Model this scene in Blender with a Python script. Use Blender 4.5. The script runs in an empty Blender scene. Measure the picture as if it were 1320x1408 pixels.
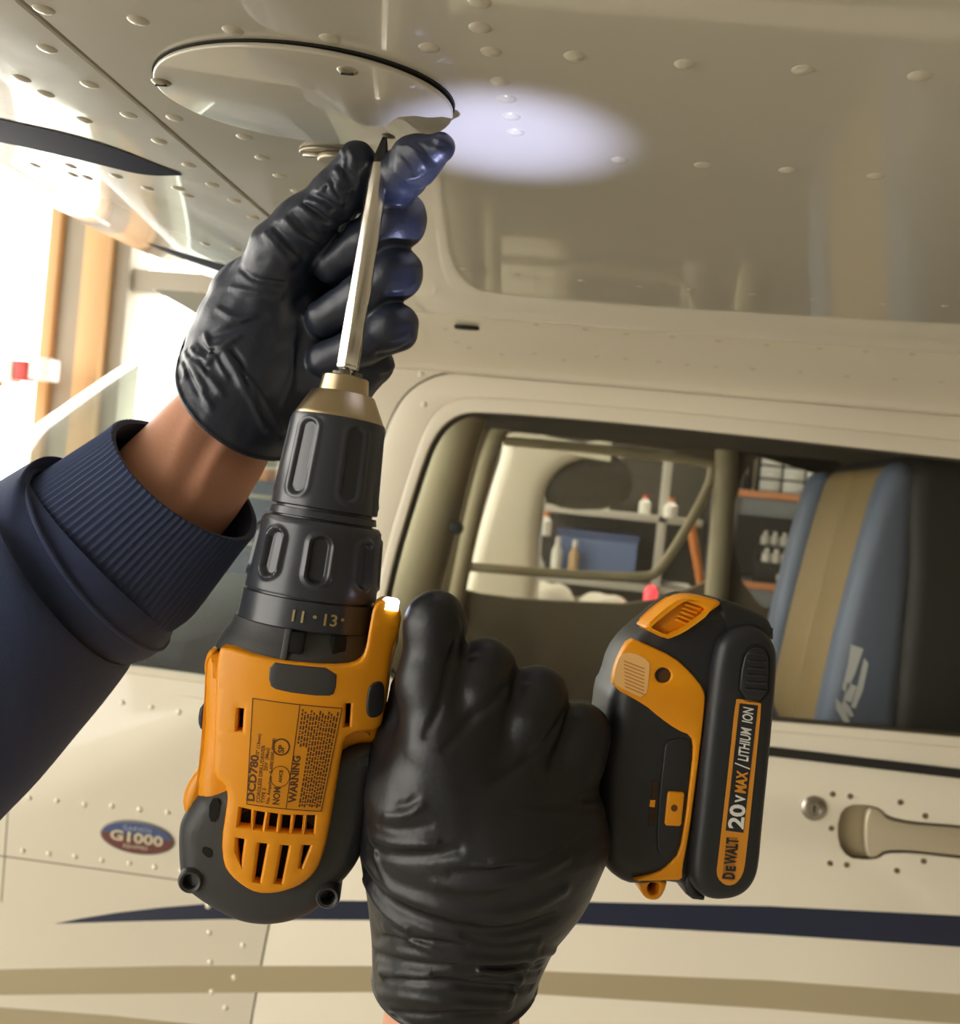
import bpy, bmesh, math, random
import numpy as np
from mathutils import Matrix, Vector

SC = bpy.context.scene
COL = SC.collection
random.seed(7)
# ------------------------------------------------------------------ camera
F = 1320.0
def _rx(a): c, s = math.cos(a), math.sin(a); return np.array([[1, 0, 0], [0, c, -s], [0, s, c]])
def _rz(a): c, s = math.cos(a), math.sin(a); return np.array([[c, -s, 0], [s, c, 0], [0, 0, 1]])
R = _rz(math.radians(7.0)) @ _rx(math.radians(90 - 1.3)) @ _rz(math.radians(5.7))
O = np.array([0, 0, 1.80])
cam = bpy.data.objects.new('camera', bpy.data.cameras.new('camera')); COL.objects.link(cam)
m4 = np.eye(4); m4[:3, :3] = R; m4[:3, 3] = O
cam.matrix_world = Matrix(m4.tolist())
cam.data.sensor_fit = 'HORIZONTAL'; cam.data.sensor_width = 36; cam.data.lens = 36
cam.data.clip_start = .02
cam.data.dof.use_dof = True; cam.data.dof.focus_distance = .41; cam.data.dof.aperture_fstop = 16
SC.camera = cam
# ------------------------------------------------------------------ world, lights, exposure
def lin(c):
    c = np.array(c, float) / 255
    return np.where(c <= .04045, c / 12.92, ((c + .055) / 1.055) ** 2.4)
def rgba(c): return (*[float(v) for v in lin(c)], 1)
w = bpy.data.worlds.new('daylight'); SC.world = w; w.use_nodes = True
bg = w.node_tree.nodes['Background']
bg.inputs[0].default_value = (1, .955, .865, 1); bg.inputs[1].default_value = 5.5
def lamp(name, kind, loc, aim, energy, color, size=.2, sy=None):
    l = bpy.data.lights.new(name, kind); l.energy = energy; l.color = color
    if kind == 'AREA':
        l.size = size
        if sy: l.shape = 'RECTANGLE'; l.size_y = sy
    o = bpy.data.objects.new(name, l); COL.objects.link(o)
    o.location = loc
    o.rotation_euler = (Vector(aim) - Vector(loc)).to_track_quat('-Z', 'Y').to_euler()
    return o
VS = SC.view_settings
SC.display_settings.display_device = 'sRGB'
VS.view_transform = 'Standard'; VS.look = 'None'; VS.gamma = 1; VS.use_curve_mapping = False
VS.exposure = 0.18
lamp('added_fill', 'AREA', (1.5, 5.6, 5.1), (1.5, 5.6, 0), 160, (1, .92, .80), 1.2, .4)  # area fill added to brighten the hangar beyond the cabin windows
lamp('added_fill', 'AREA', (2.0, -2.5, 5.1), (2.0, -2.5, 0), 120, (1, .92, .80), 1.2, .4)  # second added fill, over the space behind the camera
# ------------------------------------------------------------------ geometry helpers
def ray(px, py): return R @ np.array([(px - 660) / F, (704 - py) / F, -1.0])
def at(px, py, d): return O + ray(px, py) * d                      # point at a depth along the view axis
def onY(px, py, Y): r = ray(px, py); return O + r * (Y / r[1])     # point on an upright plane
def onZ(px, py, z): r = ray(px, py); return O + r * ((z - O[2]) / r[2])

def mat(name, col, rough=.5, metal=0., coat=0., coat_rough=.05, var=0., vscale=20., bump=0., bscale=200., spec=.5, sheen=0., sss=0., trans=0., emis=None, estr=0., bdist=.001, stretch=None):
    m = bpy.data.materials.new(name); m.use_nodes = True
    nt = m.node_tree; b = nt.nodes['Principled BSDF']
    b.inputs['Base Color'].default_value = rgba(col)
    b.inputs['Roughness'].default_value = rough; b.inputs['Metallic'].default_value = metal
    b.inputs['Coat Weight'].default_value = coat; b.inputs['Coat Roughness'].default_value = coat_rough
    b.inputs['Specular IOR Level'].default_value = spec
    if sheen: b.inputs['Sheen Weight'].default_value = sheen
    if sss:
        b.inputs['Subsurface Weight'].default_value = sss; b.inputs['Subsurface Radius'].default_value = (.006, .003, .0015)
        b.inputs['Subsurface Scale'].default_value = 1
    if trans: b.inputs['Transmission Weight'].default_value = trans
    if emis is not None:
        b.inputs['Emission Color'].default_value = rgba(emis); b.inputs['Emission Strength'].default_value = estr
    tc = nt.nodes.new('ShaderNodeTexCoord'); src = tc.outputs['Object']
    if stretch:
        mp = nt.nodes.new('ShaderNodeMapping'); mp.inputs['Scale'].default_value = stretch
        nt.links.new(src, mp.inputs[0]); src = mp.outputs[0]
    if var or bump:
        n = nt.nodes.new('ShaderNodeTexNoise'); n.inputs['Scale'].default_value = vscale; n.inputs['Detail'].default_value = 6
        nt.links.new(src, n.inputs['Vector'])
    if var:
        mx = nt.nodes.new('ShaderNodeMix'); mx.data_type = 'RGBA'
        a = lin(col)
        mx.inputs['A'].default_value = (*[float(v) for v in a * (1 - var)], 1)
        mx.inputs['B'].default_value = (*[float(min(1, v)) for v in a * (1 + var)], 1)
        nt.links.new(n.outputs['Fac'], mx.inputs['Factor']); nt.links.new(mx.outputs['Result'], b.inputs['Base Color'])
        mr = nt.nodes.new('ShaderNodeMapRange'); mr.inputs['To Min'].default_value = max(0, rough * (1 - var)); mr.inputs['To Max'].default_value = min(1, rough * (1 + var))
        nt.links.new(n.outputs['Fac'], mr.inputs['Value']); nt.links.new(mr.outputs[0], b.inputs['Roughness'])
    if bump:
        n2 = nt.nodes.new('ShaderNodeTexNoise'); n2.inputs['Scale'].default_value = bscale; n2.inputs['Detail'].default_value = 4
        nt.links.new(src, n2.inputs['Vector'])
        bp = nt.nodes.new('ShaderNodeBump'); bp.inputs['Strength'].default_value = bump; bp.inputs['Distance'].default_value = bdist
        nt.links.new(n2.outputs['Fac'], bp.inputs['Height']); nt.links.new(bp.outputs[0], b.inputs['Normal'])
    return m

def glass(name, tint=(.9, .93, .9), refl=1.0, ior=1.5, rough=.02, haze=0.0, hazecol=(.9, .92, .88)):
    m = bpy.data.materials.new(name); m.use_nodes = True; nt = m.node_tree
    for n in list(nt.nodes): nt.nodes.remove(n)
    out = nt.nodes.new('ShaderNodeOutputMaterial'); t = nt.nodes.new('ShaderNodeBsdfTransparent'); g = nt.nodes.new('ShaderNodeBsdfGlossy')
    t.inputs[0].default_value = (*tint, 1); g.inputs['Roughness'].default_value = rough
    fr = nt.nodes.new('ShaderNodeFresnel'); fr.inputs[0].default_value = ior
    ge = nt.nodes.new('ShaderNodeNewGeometry'); im = nt.nodes.new('ShaderNodeMapRange')   # a thin sheet: same reflection from either face
    im.inputs['To Min'].default_value = ior; im.inputs['To Max'].default_value = 1 / ior
    nt.links.new(ge.outputs['Backfacing'], im.inputs['Value']); nt.links.new(im.outputs[0], fr.inputs[0])
    mx = nt.nodes.new('ShaderNodeMixShader'); nt.links.new(fr.outputs[0], mx.inputs[0])
    nt.links.new(t.outputs[0], mx.inputs[1]); nt.links.new(g.outputs[0], mx.inputs[2])
    last = mx
    if haze:
        d = nt.nodes.new('ShaderNodeBsdfTranslucent'); d.inputs[0].default_value = (*hazecol, 1)
        d2 = nt.nodes.new('ShaderNodeBsdfDiffuse'); d2.inputs[0].default_value = (*hazecol, 1)
        ad = nt.nodes.new('ShaderNodeMixShader'); nt.links.new(d.outputs[0], ad.inputs[1]); nt.links.new(d2.outputs[0], ad.inputs[2])
        m2 = nt.nodes.new('ShaderNodeMixShader'); m2.inputs[0].default_value = haze
        nt.links.new(mx.outputs[0], m2.inputs[1]); nt.links.new(ad.outputs[0], m2.inputs[2]); last = m2
    nt.links.new(last.outputs[0], out.inputs[0])
    return m

def link(name, me, m=None, parent=None, smooth=True, **props):
    if isinstance(me, bmesh.types.BMesh):
        bm = me; me = bpy.data.meshes.new(name); bm.to_mesh(me); bm.free()
    o = bpy.data.objects.new(name, me); COL.objects.link(o)
    if m is not None and len(me.materials) == 0: me.materials.append(m)
    if smooth:
        me.shade_smooth() if smooth is True else me.shade_flat()
        if smooth is True and len(me.polygons) < 60000:
            try: me.set_sharp_from_angle(angle=math.radians(38))
            except Exception: pass
    if parent is not None:
        o.parent = parent
        r = parent
        while r.parent: r = r.parent
        if r.type == 'EMPTY' and r.get('_world'):
            if parent is r: o.matrix_parent_inverse = Matrix.Translation(-r.location)
    for k, v in props.items(): o[k] = v
    return o
def thing(name, label, cat, loc=(0, 0, 0), group=None, world=True):
    e = bpy.data.objects.new(name, None); COL.objects.link(e); e.location = loc; e.empty_display_size = .05
    e['label'] = label; e['category'] = cat
    if group: e['group'] = group
    if world: e['_world'] = 1
    return e
def tag(o, label, cat, group=None):
    o['label'] = label; o['category'] = cat
    if group: o['group'] = group
    return o
def mesh(verts, faces):
    me = bpy.data.meshes.new('m'); me.from_pydata([tuple(map(float, v)) for v in verts], [], [tuple(map(int, f)) for f in faces]); me.update(); return me
def box_bm(lo, hi, bevel=0., bm=None):
    b = bmesh.new()
    bmesh.ops.create_cube(b, size=1)
    for v in b.verts: v.co = Vector([lo[i] + (v.co[i] + .5) * (hi[i] - lo[i]) for i in range(3)])
    if bevel: bmesh.ops.bevel(b, geom=b.edges[:], offset=bevel, segments=2, affect='EDGES', profile=.5)
    if bm is None: return b
    me = bpy.data.meshes.new('t'); b.to_mesh(me); b.free(); bm.from_mesh(me); bpy.data.meshes.remove(me); return bm
def grid_mesh(P, closed_u=False, closed_v=False, cap0=False, cap1=False):
    P = np.asarray(P, float); n, k = P.shape[:2]
    V = P.reshape(-1, 3); Fs = []
    for i in range(n if closed_u else n - 1):
        for j in range(k if closed_v else k - 1):
            i2, j2 = (i + 1) % n, (j + 1) % k
            Fs.append((i * k + j, i2 * k + j, i2 * k + j2, i * k + j2))
    if cap0: Fs.append(tuple(range(k))[::-1])
    if cap1: Fs.append(tuple((n - 1) * k + j for j in range(k)))
    me = mesh(V, Fs)
    b = bmesh.new(); b.from_mesh(me); bmesh.ops.recalc_face_normals(b, faces=b.faces[:]); b.to_mesh(me); b.free()
    return me
def chaikin(p, it=2, closed=True):
    p = np.asarray(p, float)
    for _ in range(it):
        if closed:
            q = np.roll(p, -1, 0); p = np.stack([.75 * p + .25 * q, .25 * p + .75 * q], 1).reshape(-1, p.shape[1])
        else:
            q = p[1:]; r = p[:-1]; m = np.stack([.75 * r + .25 * q, .25 * r + .75 * q], 1).reshape(-1, p.shape[1]); p = np.vstack([p[:1], m, p[-1:]])
    return p
def extr(outer, holes, z0, z1, bevel=0., M=None, seg=2):
    """flat outline with holes, extruded from z0 to z1 with rounded rims (2-D curve turned into a mesh)"""
    cu = bpy.data.curves.new('c', 'CURVE'); cu.dimensions = '2D'; cu.fill_mode = 'BOTH'
    for poly in [outer] + list(holes):
        s = cu.splines.new('POLY'); s.points.add(len(poly) - 1)
        for q, p in zip(s.points, poly): q.co = (float(p[0]), float(p[1]), 0, 1)
        s.use_cyclic_u = True
    cu.extrude = max(1e-5, (z1 - z0) / 2 - bevel); cu.bevel_depth = bevel; cu.bevel_resolution = seg; cu.offset = -bevel
    ob = bpy.data.objects.new('c', cu); COL.objects.link(ob)
    dg = bpy.context.evaluated_depsgraph_get(); dg.update()
    me = bpy.data.meshes.new_from_object(ob.evaluated_get(dg))
    bpy.data.objects.remove(ob); bpy.data.curves.remove(cu)
    me.transform(Matrix.Translation((0, 0, (z0 + z1) / 2)))
    b = bmesh.new(); b.from_mesh(me); bmesh.ops.remove_doubles(b, verts=b.verts[:], dist=1e-6); b.to_mesh(me); b.free()
    if M is not None: me.transform(M)
    me.materials.clear()
    return me
def pip(p, poly):
    x, y = p; poly = np.asarray(poly); x1, y1 = poly[:, 0], poly[:, 1]; x2, y2 = np.roll(x1, -1), np.roll(y1, -1)
    c = (y1 > y) != (y2 > y); return bool((c & (x < (x2 - x1) * (y - y1) / np.where(y2 == y1, 1e-12, y2 - y1) + x1)).sum() % 2)
def inset(poly, d):
    p = np.asarray(poly, float); a, b = np.roll(p, 1, 0), np.roll(p, -1, 0); t = b - a; t /= np.linalg.norm(t, axis=1)[:, None]
    n = np.stack([-t[:, 1], t[:, 0]], 1); A = np.sum(p[:, 0] * b[:, 1] - b[:, 0] * p[:, 1]); return p + n * d * (1 if A > 0 else -1)
def panel_mesh(outer, holes, z0, z1, bevel, step, zf):
    """plate with true openings and an evenly divided face that can be curved: zf(x) is added to every height"""
    from mathutils.geometry import delaunay_2d_cdt
    rings = [(np.asarray(outer, float), inset(outer, bevel))] + [(np.asarray(h_, float), inset(h_, -bevel)) for h_ in holes]
    pts, edges = [], []
    for _, q in rings:
        o = len(pts); pts += [tuple(v) for v in q]; edges += [(o + i, o + (i + 1) % len(q)) for i in range(len(q))]
    tops = [q for _, q in rings]; lo, hi = tops[0].min(0), tops[0].max(0)
    allp = np.array(pts)
    for x in np.arange(lo[0] + step / 2, hi[0], step):
        for y in np.arange(lo[1] + step / 2, hi[1], step):
            if pip((x, y), tops[0]) and not any(pip((x, y), t) for t in tops[1:]) and np.min(np.linalg.norm(allp - (x, y), axis=1)) > step * .4: pts.append((x, y))
    v2, _, f2, *_ = delaunay_2d_cdt([Vector(p) for p in pts], edges, [], 0, 1e-7)
    b = bmesh.new(); V = [b.verts.new((v.x, v.y, z1)) for v in v2]
    for f in f2:
        c = np.mean([v2[i][:] for i in f], 0)
        if pip(c, tops[0]) and not any(pip(c, t) for t in tops[1:]): b.faces.new([V[i] for i in f])
    for o, q in rings:
        n = len(o); R3 = [[b.verts.new((*p, z)) for p in ring] for ring, z in ((q, z1), ((o + q) / 2, z1 - bevel * .3), (o, z1 - bevel), (o, z0))]
        for r0, r1 in zip(R3[:-1], R3[1:]):
            for i in range(n): b.faces.new([r0[i], r0[(i + 1) % n], r1[(i + 1) % n], r1[i]])
    bmesh.ops.remove_doubles(b, verts=b.verts[:], dist=1e-6); bmesh.ops.recalc_face_normals(b, faces=b.faces[:])
    for v in b.verts: v.co.z += zf(v.co.x)
    return b
def text_mesh(s, size, depth=.0002, M=None, bold=0., xs=1., shear=0., align='LEFT', space=1.):
    cu = bpy.data.curves.new('t', 'FONT'); cu.body = s; cu.size = size; cu.extrude = depth; cu.offset = bold; cu.shear = shear
    cu.align_x = align; cu.align_y = 'BOTTOM_BASELINE'; cu.space_character = space; cu.resolution_u = 3
    ob = bpy.data.objects.new('t', cu); COL.objects.link(ob)
    dg = bpy.context.evaluated_depsgraph_get(); dg.update()
    me = bpy.data.meshes.new_from_object(ob.evaluated_get(dg)); bpy.data.objects.remove(ob); bpy.data.curves.remove(cu)
    me.transform(Matrix.Diagonal((xs, 1, 1, 1)))
    if M is not None: me.transform(M)
    me.materials.clear()
    return me
def frame_m(o, x, y, z):
    m = np.eye(4); m[:3, 0], m[:3, 1], m[:3, 2], m[:3, 3] = x, y, z, o
    return Matrix(m.tolist())
def lathe(prof, seg=64, rfun=None):
    """surface of revolution about local Y; prof = [(y, r)]"""
    P = np.zeros((len(prof), seg, 3))
    th = np.linspace(0, 2 * math.pi, seg, endpoint=False)
    for i, (y, r) in enumerate(prof):
        rr = np.full(seg, r) if rfun is None else np.array([rfun(t, y, r) for t in th])
        P[i, :, 0] = rr * np.sin(th); P[i, :, 1] = y; P[i, :, 2] = rr * np.cos(th)
    return grid_mesh(P, closed_v=True, cap0=True, cap1=True)
def tube_pts(pts, rad, seg=12, cap=True):
    pts = np.asarray(pts, float); n = len(pts)
    rad = np.full(n, rad) if np.isscalar(rad) else np.asarray(rad, float)
    T = np.gradient(pts, axis=0); T /= np.linalg.norm(T, axis=1)[:, None]
    u = np.cross(T[0], [0.3, .2, 1]); u /= np.linalg.norm(u); P = []
    for i in range(n):
        u = u - T[i] * (u @ T[i]); u /= np.linalg.norm(u); v = np.cross(T[i], u)
        a = np.linspace(0, 2 * math.pi, seg, endpoint=False)
        P.append(pts[i] + rad[i] * (np.cos(a)[:, None] * u + np.sin(a)[:, None] * v))
    return grid_mesh(P, closed_v=True, cap0=cap, cap1=cap)
def join(mes):
    b = bmesh.new()
    for me in mes: b.from_mesh(me); bpy.data.meshes.remove(me)
    return b
MXZ = lambda Y: Matrix(((1, 0, 0, 0), (0, 0, -1, Y), (0, 1, 0, 0), (0, 0, 0, 1)))   # local (x,y,z) -> world (x, Y-z, y)

# ================================================================== the hangar
M_conc = mat('polished_concrete', (176, 170, 156), .35, var=.12, vscale=1.5, spec=.5)
M_wall = mat('hangar_wall', (120, 112, 98), .8, var=.1, vscale=3)
M_roof = mat('hangar_roof', (150, 146, 136), .8, var=.08)
M_steel = mat('column_steel', (172, 164, 148), .6, var=.1, vscale=4)
M_timber = mat('column_timber', (224, 178, 126), .6, var=.12, vscale=3, stretch=(8, 8, 1))
S = dict(kind='structure')
link('floor', box_bm((-14, -7, -.2), (7, 7.0, 0)), M_conc, **S)
link('ceiling', box_bm((-9, -7, 5.2), (7, 7.0, 5.4)), M_roof, **S)
link('wall_back', box_bm((-2.75, 6.8, 0), (7, 7.0, 5.2)), M_wall, **S)
link('wall_light_block', box_bm((-4.5, -7.2, 0), (7, -7, 5.2)), M_wall, **S)  # unseen wall added behind the camera, sized to cut light from there
link('wall_right', box_bm((6.8, -7, 0), (7, 6.8, 5.2)), M_wall, **S)
YC = 6.75
def col_x(px, py): return onY(px, py, YC)[0]
def column(name, pxa, pxb, m, depth, y0=YC):
    xa, xb = col_x(pxa, 420), col_x(pxb, 420)
    return link(name, box_bm((xa, y0, 0), (xb, y0 + depth, 5.2), .01), m, **S)
column('trim_1', 58, 74, M_timber, .12)
column('trim_2', 74, 108, M_steel, .25, YC + .06)
column('trim_3', 108, 142, M_timber, .14)
column('trim_4', 142, 164, M_steel, .3, YC + .1)
za = onY(150, 384, YC + .2)[2]
link('trim_5', box_bm((col_x(164, 400), YC + .15, za - .09), (col_x(330, 400), YC + .3, za + .09), .01), M_steel, **S)
# red and white barrier arm outside the door
t = thing('barrier_arm', 'blurred red and white barrier arm outside the hangar door', 'barrier', (0, 0, 0))
M_white = mat('white_enamel', (240, 238, 230), .4); M_red = mat('red_enamel', (205, 52, 44), .4); M_orange = mat('orange_enamel', (214, 130, 62), .45)
YB = 6.2
def seg(pa, pb, m, name, dy=.12):
    a, b = onY(*pa, YB), onY(*pb, YB)
    lo, hi = np.minimum(a, b), np.maximum(a, b)
    return link(name, box_bm((lo[0], YB, lo[2]), (hi[0], YB + dy, hi[2]), .008), m, t)
seg((-120, 520), (-6, 492), M_orange, 'arm_section'); seg((-6, 524), (18, 494), M_white, 'arm_section')
seg((18, 522), (38, 496), M_red, 'arm_section'); seg((38, 520), (66, 492), M_white, 'end_cap', .16)
xb = onY(-100, 505, YB)[0]; zb = onY(-100, 505, YB)[2]
link('post', box_bm((xb - .05, YB + .02, 0), (xb + .05, YB + .12, zb + .05), .008), M_steel, t)
# ================================================================== the aeroplane
CREAM = (232, 224, 204)
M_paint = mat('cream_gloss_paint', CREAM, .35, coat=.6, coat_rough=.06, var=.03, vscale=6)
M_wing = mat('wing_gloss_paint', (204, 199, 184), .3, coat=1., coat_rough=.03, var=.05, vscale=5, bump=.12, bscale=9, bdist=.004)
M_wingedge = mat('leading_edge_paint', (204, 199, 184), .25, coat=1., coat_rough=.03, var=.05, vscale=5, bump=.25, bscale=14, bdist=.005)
M_navyp = mat('navy_paint', (16, 28, 56), .38, coat=.25, coat_rough=.05)
M_navyw = mat('navy_stripe_and_reflection', (12, 21, 50), .6, spec=.08)
M_tanp = mat('tan_paint', (172, 158, 126), .35, coat=.5, coat_rough=.08)
M_gap = mat('dark_joint', (34, 32, 28), .8)
M_seal = mat('window_seal', (62, 56, 44), .6)
M_trimp = mat('cabin_trim_tan', (186, 170, 136), .6, var=.06)
M_cabin = mat('cabin_lining', (122, 108, 86), .8, var=.08)
M_head = mat('headliner', (88, 78, 62), .9)
M_dark = mat('black_vinyl', (30, 30, 30), .55, var=.1)
M_blue = mat('blue_leather', (98, 108, 132), .5, var=.06, vscale=30, bump=.15, bscale=300)
M_tanl = mat('tan_leather', (150, 124, 80), .55, var=.1, vscale=20, bump=.15, bscale=300)
M_stitch = mat('silver_stitching', (215, 218, 222), .5)
M_chrome = mat('chromed_steel', (176, 170, 160), .26, metal=1.)
M_alu = mat('brushed_aluminium', (176, 168, 150), .35, metal=.8)
M_pane = glass('acrylic_pane', (.93, .93, .90), ior=1.25, haze=.008, hazecol=(.9, .85, .75))
M_wshield = glass('windshield_acrylic', (.80, .86, .83), ior=1.5, haze=.06, hazecol=(.92, .97, .93))
PL = (0.2, 1.75, 0.9)
plane = thing('airplane', 'cream high wing light aircraft with navy stripe, wing overhead and cabin door behind the drill', 'airplane', PL)
WZ = 1.98; XS = -.2545; KP = .605
def wing_z(x):
    t = np.maximum(0, XS - np.asarray(x, float)); tt = np.minimum(t, .40)
    return WZ + KP * tt ** 2 + np.maximum(0, t - .40) * 2 * KP * .40
def on_wing(px, py):
    r = ray(px, py); ts = np.linspace(.1, 2.2, 1500); P = O + ts[:, None] * r
    f = P[:, 2] - wing_z(P[:, 0]); i = np.argmax(f > 0)
    if f[i] <= 0: i = len(ts) - 1
    a, b = ts[max(0, i - 1)], ts[i]
    for _ in range(30):
        c = (a + b) / 2; p = O + c * r
        if p[2] > wing_z(p[0]): b = c
        else: a = c
    return O + b * r
def wing_n(x):      # outward (downward) normal
    s = -2 * KP * min(max(0, XS - x), .4); n = np.array([s, 0, -1.0]); return n / np.linalg.norm(n)
# wing skins
Y0, Y1 = -1.5, 1.0
def wskin(xz, name, m, ny=12):
    ys = np.linspace(Y0, Y1, ny); P = np.array([[(x, y, z) for x, z in xz] for y in ys]); return link(name, grid_mesh(P), m, plane)
main = [(1.2, WZ + .2), (1.2, WZ)] + [(x, WZ) for x in np.linspace(1.1, XS + .0022, 14)] + [(XS + .0012, WZ + .0008), (XS + .0008, WZ + .004)]
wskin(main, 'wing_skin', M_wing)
xs = np.linspace(XS - .0022, XS - .40, 40)
arc = []
s = math.atan(2 * KP * .4); x0, z0 = XS - .40, float(wing_z(XS - .40)); rr = .07
for a in np.linspace(0, math.pi - s - .1, 14)[1:]:
    arc.append((x0 - rr * (math.sin(s + a) - math.sin(s)), z0 + rr * (math.cos(s) - math.cos(s + a))))
le = [(XS - .0008, WZ + .004), (XS - .0012, WZ + .0008)] + [(x, float(wing_z(x))) for x in xs] + arc + [(1.2, arc[-1][1] + .06)]
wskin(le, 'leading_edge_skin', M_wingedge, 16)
link('skin_joint', box_bm((XS - .006, Y0, WZ + .0025), (XS + .006, Y1, WZ + .006)), M_gap, plane)
# leading edge bands: first a dark reflection painted navy, second a stripe
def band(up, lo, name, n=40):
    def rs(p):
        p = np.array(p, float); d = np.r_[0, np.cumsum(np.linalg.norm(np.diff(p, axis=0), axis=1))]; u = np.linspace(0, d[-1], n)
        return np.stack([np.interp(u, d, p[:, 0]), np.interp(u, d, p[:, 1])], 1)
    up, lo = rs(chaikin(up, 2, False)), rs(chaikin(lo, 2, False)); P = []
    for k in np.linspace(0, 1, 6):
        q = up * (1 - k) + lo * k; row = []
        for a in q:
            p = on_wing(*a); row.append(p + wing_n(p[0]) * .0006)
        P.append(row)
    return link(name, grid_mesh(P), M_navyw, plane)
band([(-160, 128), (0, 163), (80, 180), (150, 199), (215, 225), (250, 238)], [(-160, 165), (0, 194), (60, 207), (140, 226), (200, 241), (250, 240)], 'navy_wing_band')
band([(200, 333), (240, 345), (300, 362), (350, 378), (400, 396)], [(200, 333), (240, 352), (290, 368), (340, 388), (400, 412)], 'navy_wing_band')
# inspection cover, hanging slightly ajar
pts = [onZ(*p, WZ) for p in [(193, 90), (258, 66), (400, 57), (540, 88), (616, 128), (630, 160), (600, 177), (450, 184), (300, 152), (215, 115)]]
c = np.mean(pts, 0); cx, cy = (-.2305 + -.0865) / 2, (.394 + .498) / 2
rx, ry = .0718, .0535
th = np.linspace(0, 2 * math.pi, 96, endpoint=False)
Mc = Matrix.Translation((cx, cy, WZ - .0006)) @ Matrix.Rotation(math.radians(.7), 4, 'Y') @ Matrix.Rotation(math.radians(-.5), 4, 'X')
ell = [(rx * math.cos(a), ry * math.sin(a)) for a in th]
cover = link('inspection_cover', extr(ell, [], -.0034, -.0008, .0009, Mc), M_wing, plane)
link('opening_rim', extr([(1.008 * x, 1.012 * y) for x, y in ell], [], -.0002, .0006, 0, Matrix.Translation((cx, cy, WZ - .0006))), M_gap, plane)
def dome_bm(r, h, seg=14, squash=1.):
    prof = [(0, r), (.25 * h, .93 * r), (.6 * h, .72 * r), (.88 * h, .4 * r), (h, .06 * r)]
    me = lathe(prof, seg); me.transform(Matrix.Rotation(-math.pi / 2, 4, 'X')); return me      # dome points to -Z
M_rivet = mat('painted_rivet', (196, 190, 172), .34, coat=.6, coat_rough=.05)
for px, py in [(478, 97), (222, 113), (534, 186)]:
    p = onZ(px, py, WZ - .004); sc_ = dome_bm(.0048, .0016, 20)
    sc_.transform(Matrix.Translation(p)); so = link('screw', sc_, M_alu, cover)
    if py != 186:
        lk = box_bm((p[0] - .0028, p[1] - .0005, p[2] - .0018), (p[0] + .0028, p[1] + .0005, p[2] - .0013)); link('screw_slot', lk, M_gap, cover)
# rivets: one mesh shared by all, each an object
riv_w = dome_bm(.0046, .0013); riv_w.materials.append(M_rivet)
riv_s = dome_bm(.0034, .0009); riv_s.materials.append(M_rivet)
riv_f = dome_bm(.0042, .0020, 12); riv_f.materials.append(M_paint)
def rivet(me, p, n):
    o = link('rivet', me, None, plane)
    o.rotation_euler = Vector((-n[0], -n[1], -n[2])).to_track_quat('Z', 'Y').to_euler(); o.location = tuple(p)
    return o
for p in [(60, 13), (190, 28), (320, 42), (453, 53), (590, 66), (675, 71), (790, 77), (942, 88), (1104, 96), (1264, 104), (660, 3), (660, 38),
          (688, 112), (697, 136), (703, 160), (709, 182), (852, 220), (966, 227), (1083, 234), (1204, 242),
          (65, 67), (30, 108), (123, 116), (63, 129), (116, 165), (177, 158), (219, 194), (240, 162), (336, 188), (402, 183), (361, 217), (385, 242), (409, 263),
          (260, 227), (292, 254), (322, 276), (348, 299)]:
    q = on_wing(*p); rivet(riv_w, q, wing_n(q[0]))
for p in [(638, 370), (710, 377), (800, 386), (880, 394), (950, 398), (1035, 405), (1120, 412), (1215, 418), (1300, 421),
          (48, 227), (97, 228), (120, 244), (160, 242), (203, 259), (245, 259), (258, 269), (282, 335), (325, 343), (100, 240)]:
    q = on_wing(*p); rivet(riv_s if p[0] > 500 else riv_w, q, wing_n(q[0]))
# tie-down fitting by the thumb
t0 = onZ(450, 208, WZ)
tie = link('tie_down_fitting', join([extr([(.016 * math.cos(a), .009 * math.sin(a)) for a in th[::3]], [], -.002, 0, .0006, Matrix.Translation(t0)),
      extr([(.011 * math.cos(a) + .006, .008 * math.sin(a)) for a in th[::3]], [], -.006, -.002, .0012, Matrix.Translation(t0))]), M_alu, plane)
tn = box_bm((t0[0] - .013, t0[1] - .0035, t0[2] - .0045), (t0[0] + .012, t0[1] - .0005, t0[2] - .002), .0006); link('latch_tongue', tn, M_chrome, tie)
# root fairing between wing and fuselage
YF = 1.25
prof = chaikin([(.985, WZ + .0006), (1.02, WZ - .0004), (1.09, WZ - .003), (1.16, WZ - .008), (1.205, WZ - .014), (1.232, WZ - .022), (1.236, WZ - .030), (1.262, WZ - .031)], 2, False)
P = [[(x, y, z) for y, z in prof] for x in np.linspace(-.50, 1.2, 24)]
link('wing_root_fairing', grid_mesh(P), M_paint, plane)
def on_fair(px, py):
    r = ray(px, py)
    for t in np.linspace(.8, 1.5, 2500):
        p = O + t * r
        if p[1] > .985 and p[2] > np.interp(p[1], prof[:, 0], prof[:, 1]): return p
    return p
for p in [(738, 446), (805, 453), (862, 459), (925, 463), (988, 469), (1055, 474), (1127, 479), (1190, 483), (1255, 487), (820, 490), (860, 493), (905, 497), (945, 501), (985, 504), (1035, 507),
          (1100, 511), (1165, 517), (1230, 521), (1295, 525), (597, 430), (612, 452), (628, 470), (645, 478), (690, 487), (735, 486), (775, 495)]:
    rivet(riv_s, on_fair(*p), np.array([0, -.15, -1.0]))
q = on_fair(642, 448); link('drain_fitting', extr([(.014 * math.cos(a), .006 * math.sin(a)) for a in th[::4]], [], -.004, 0, .001, Matrix.Translation(q)), M_gap, plane)
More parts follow.
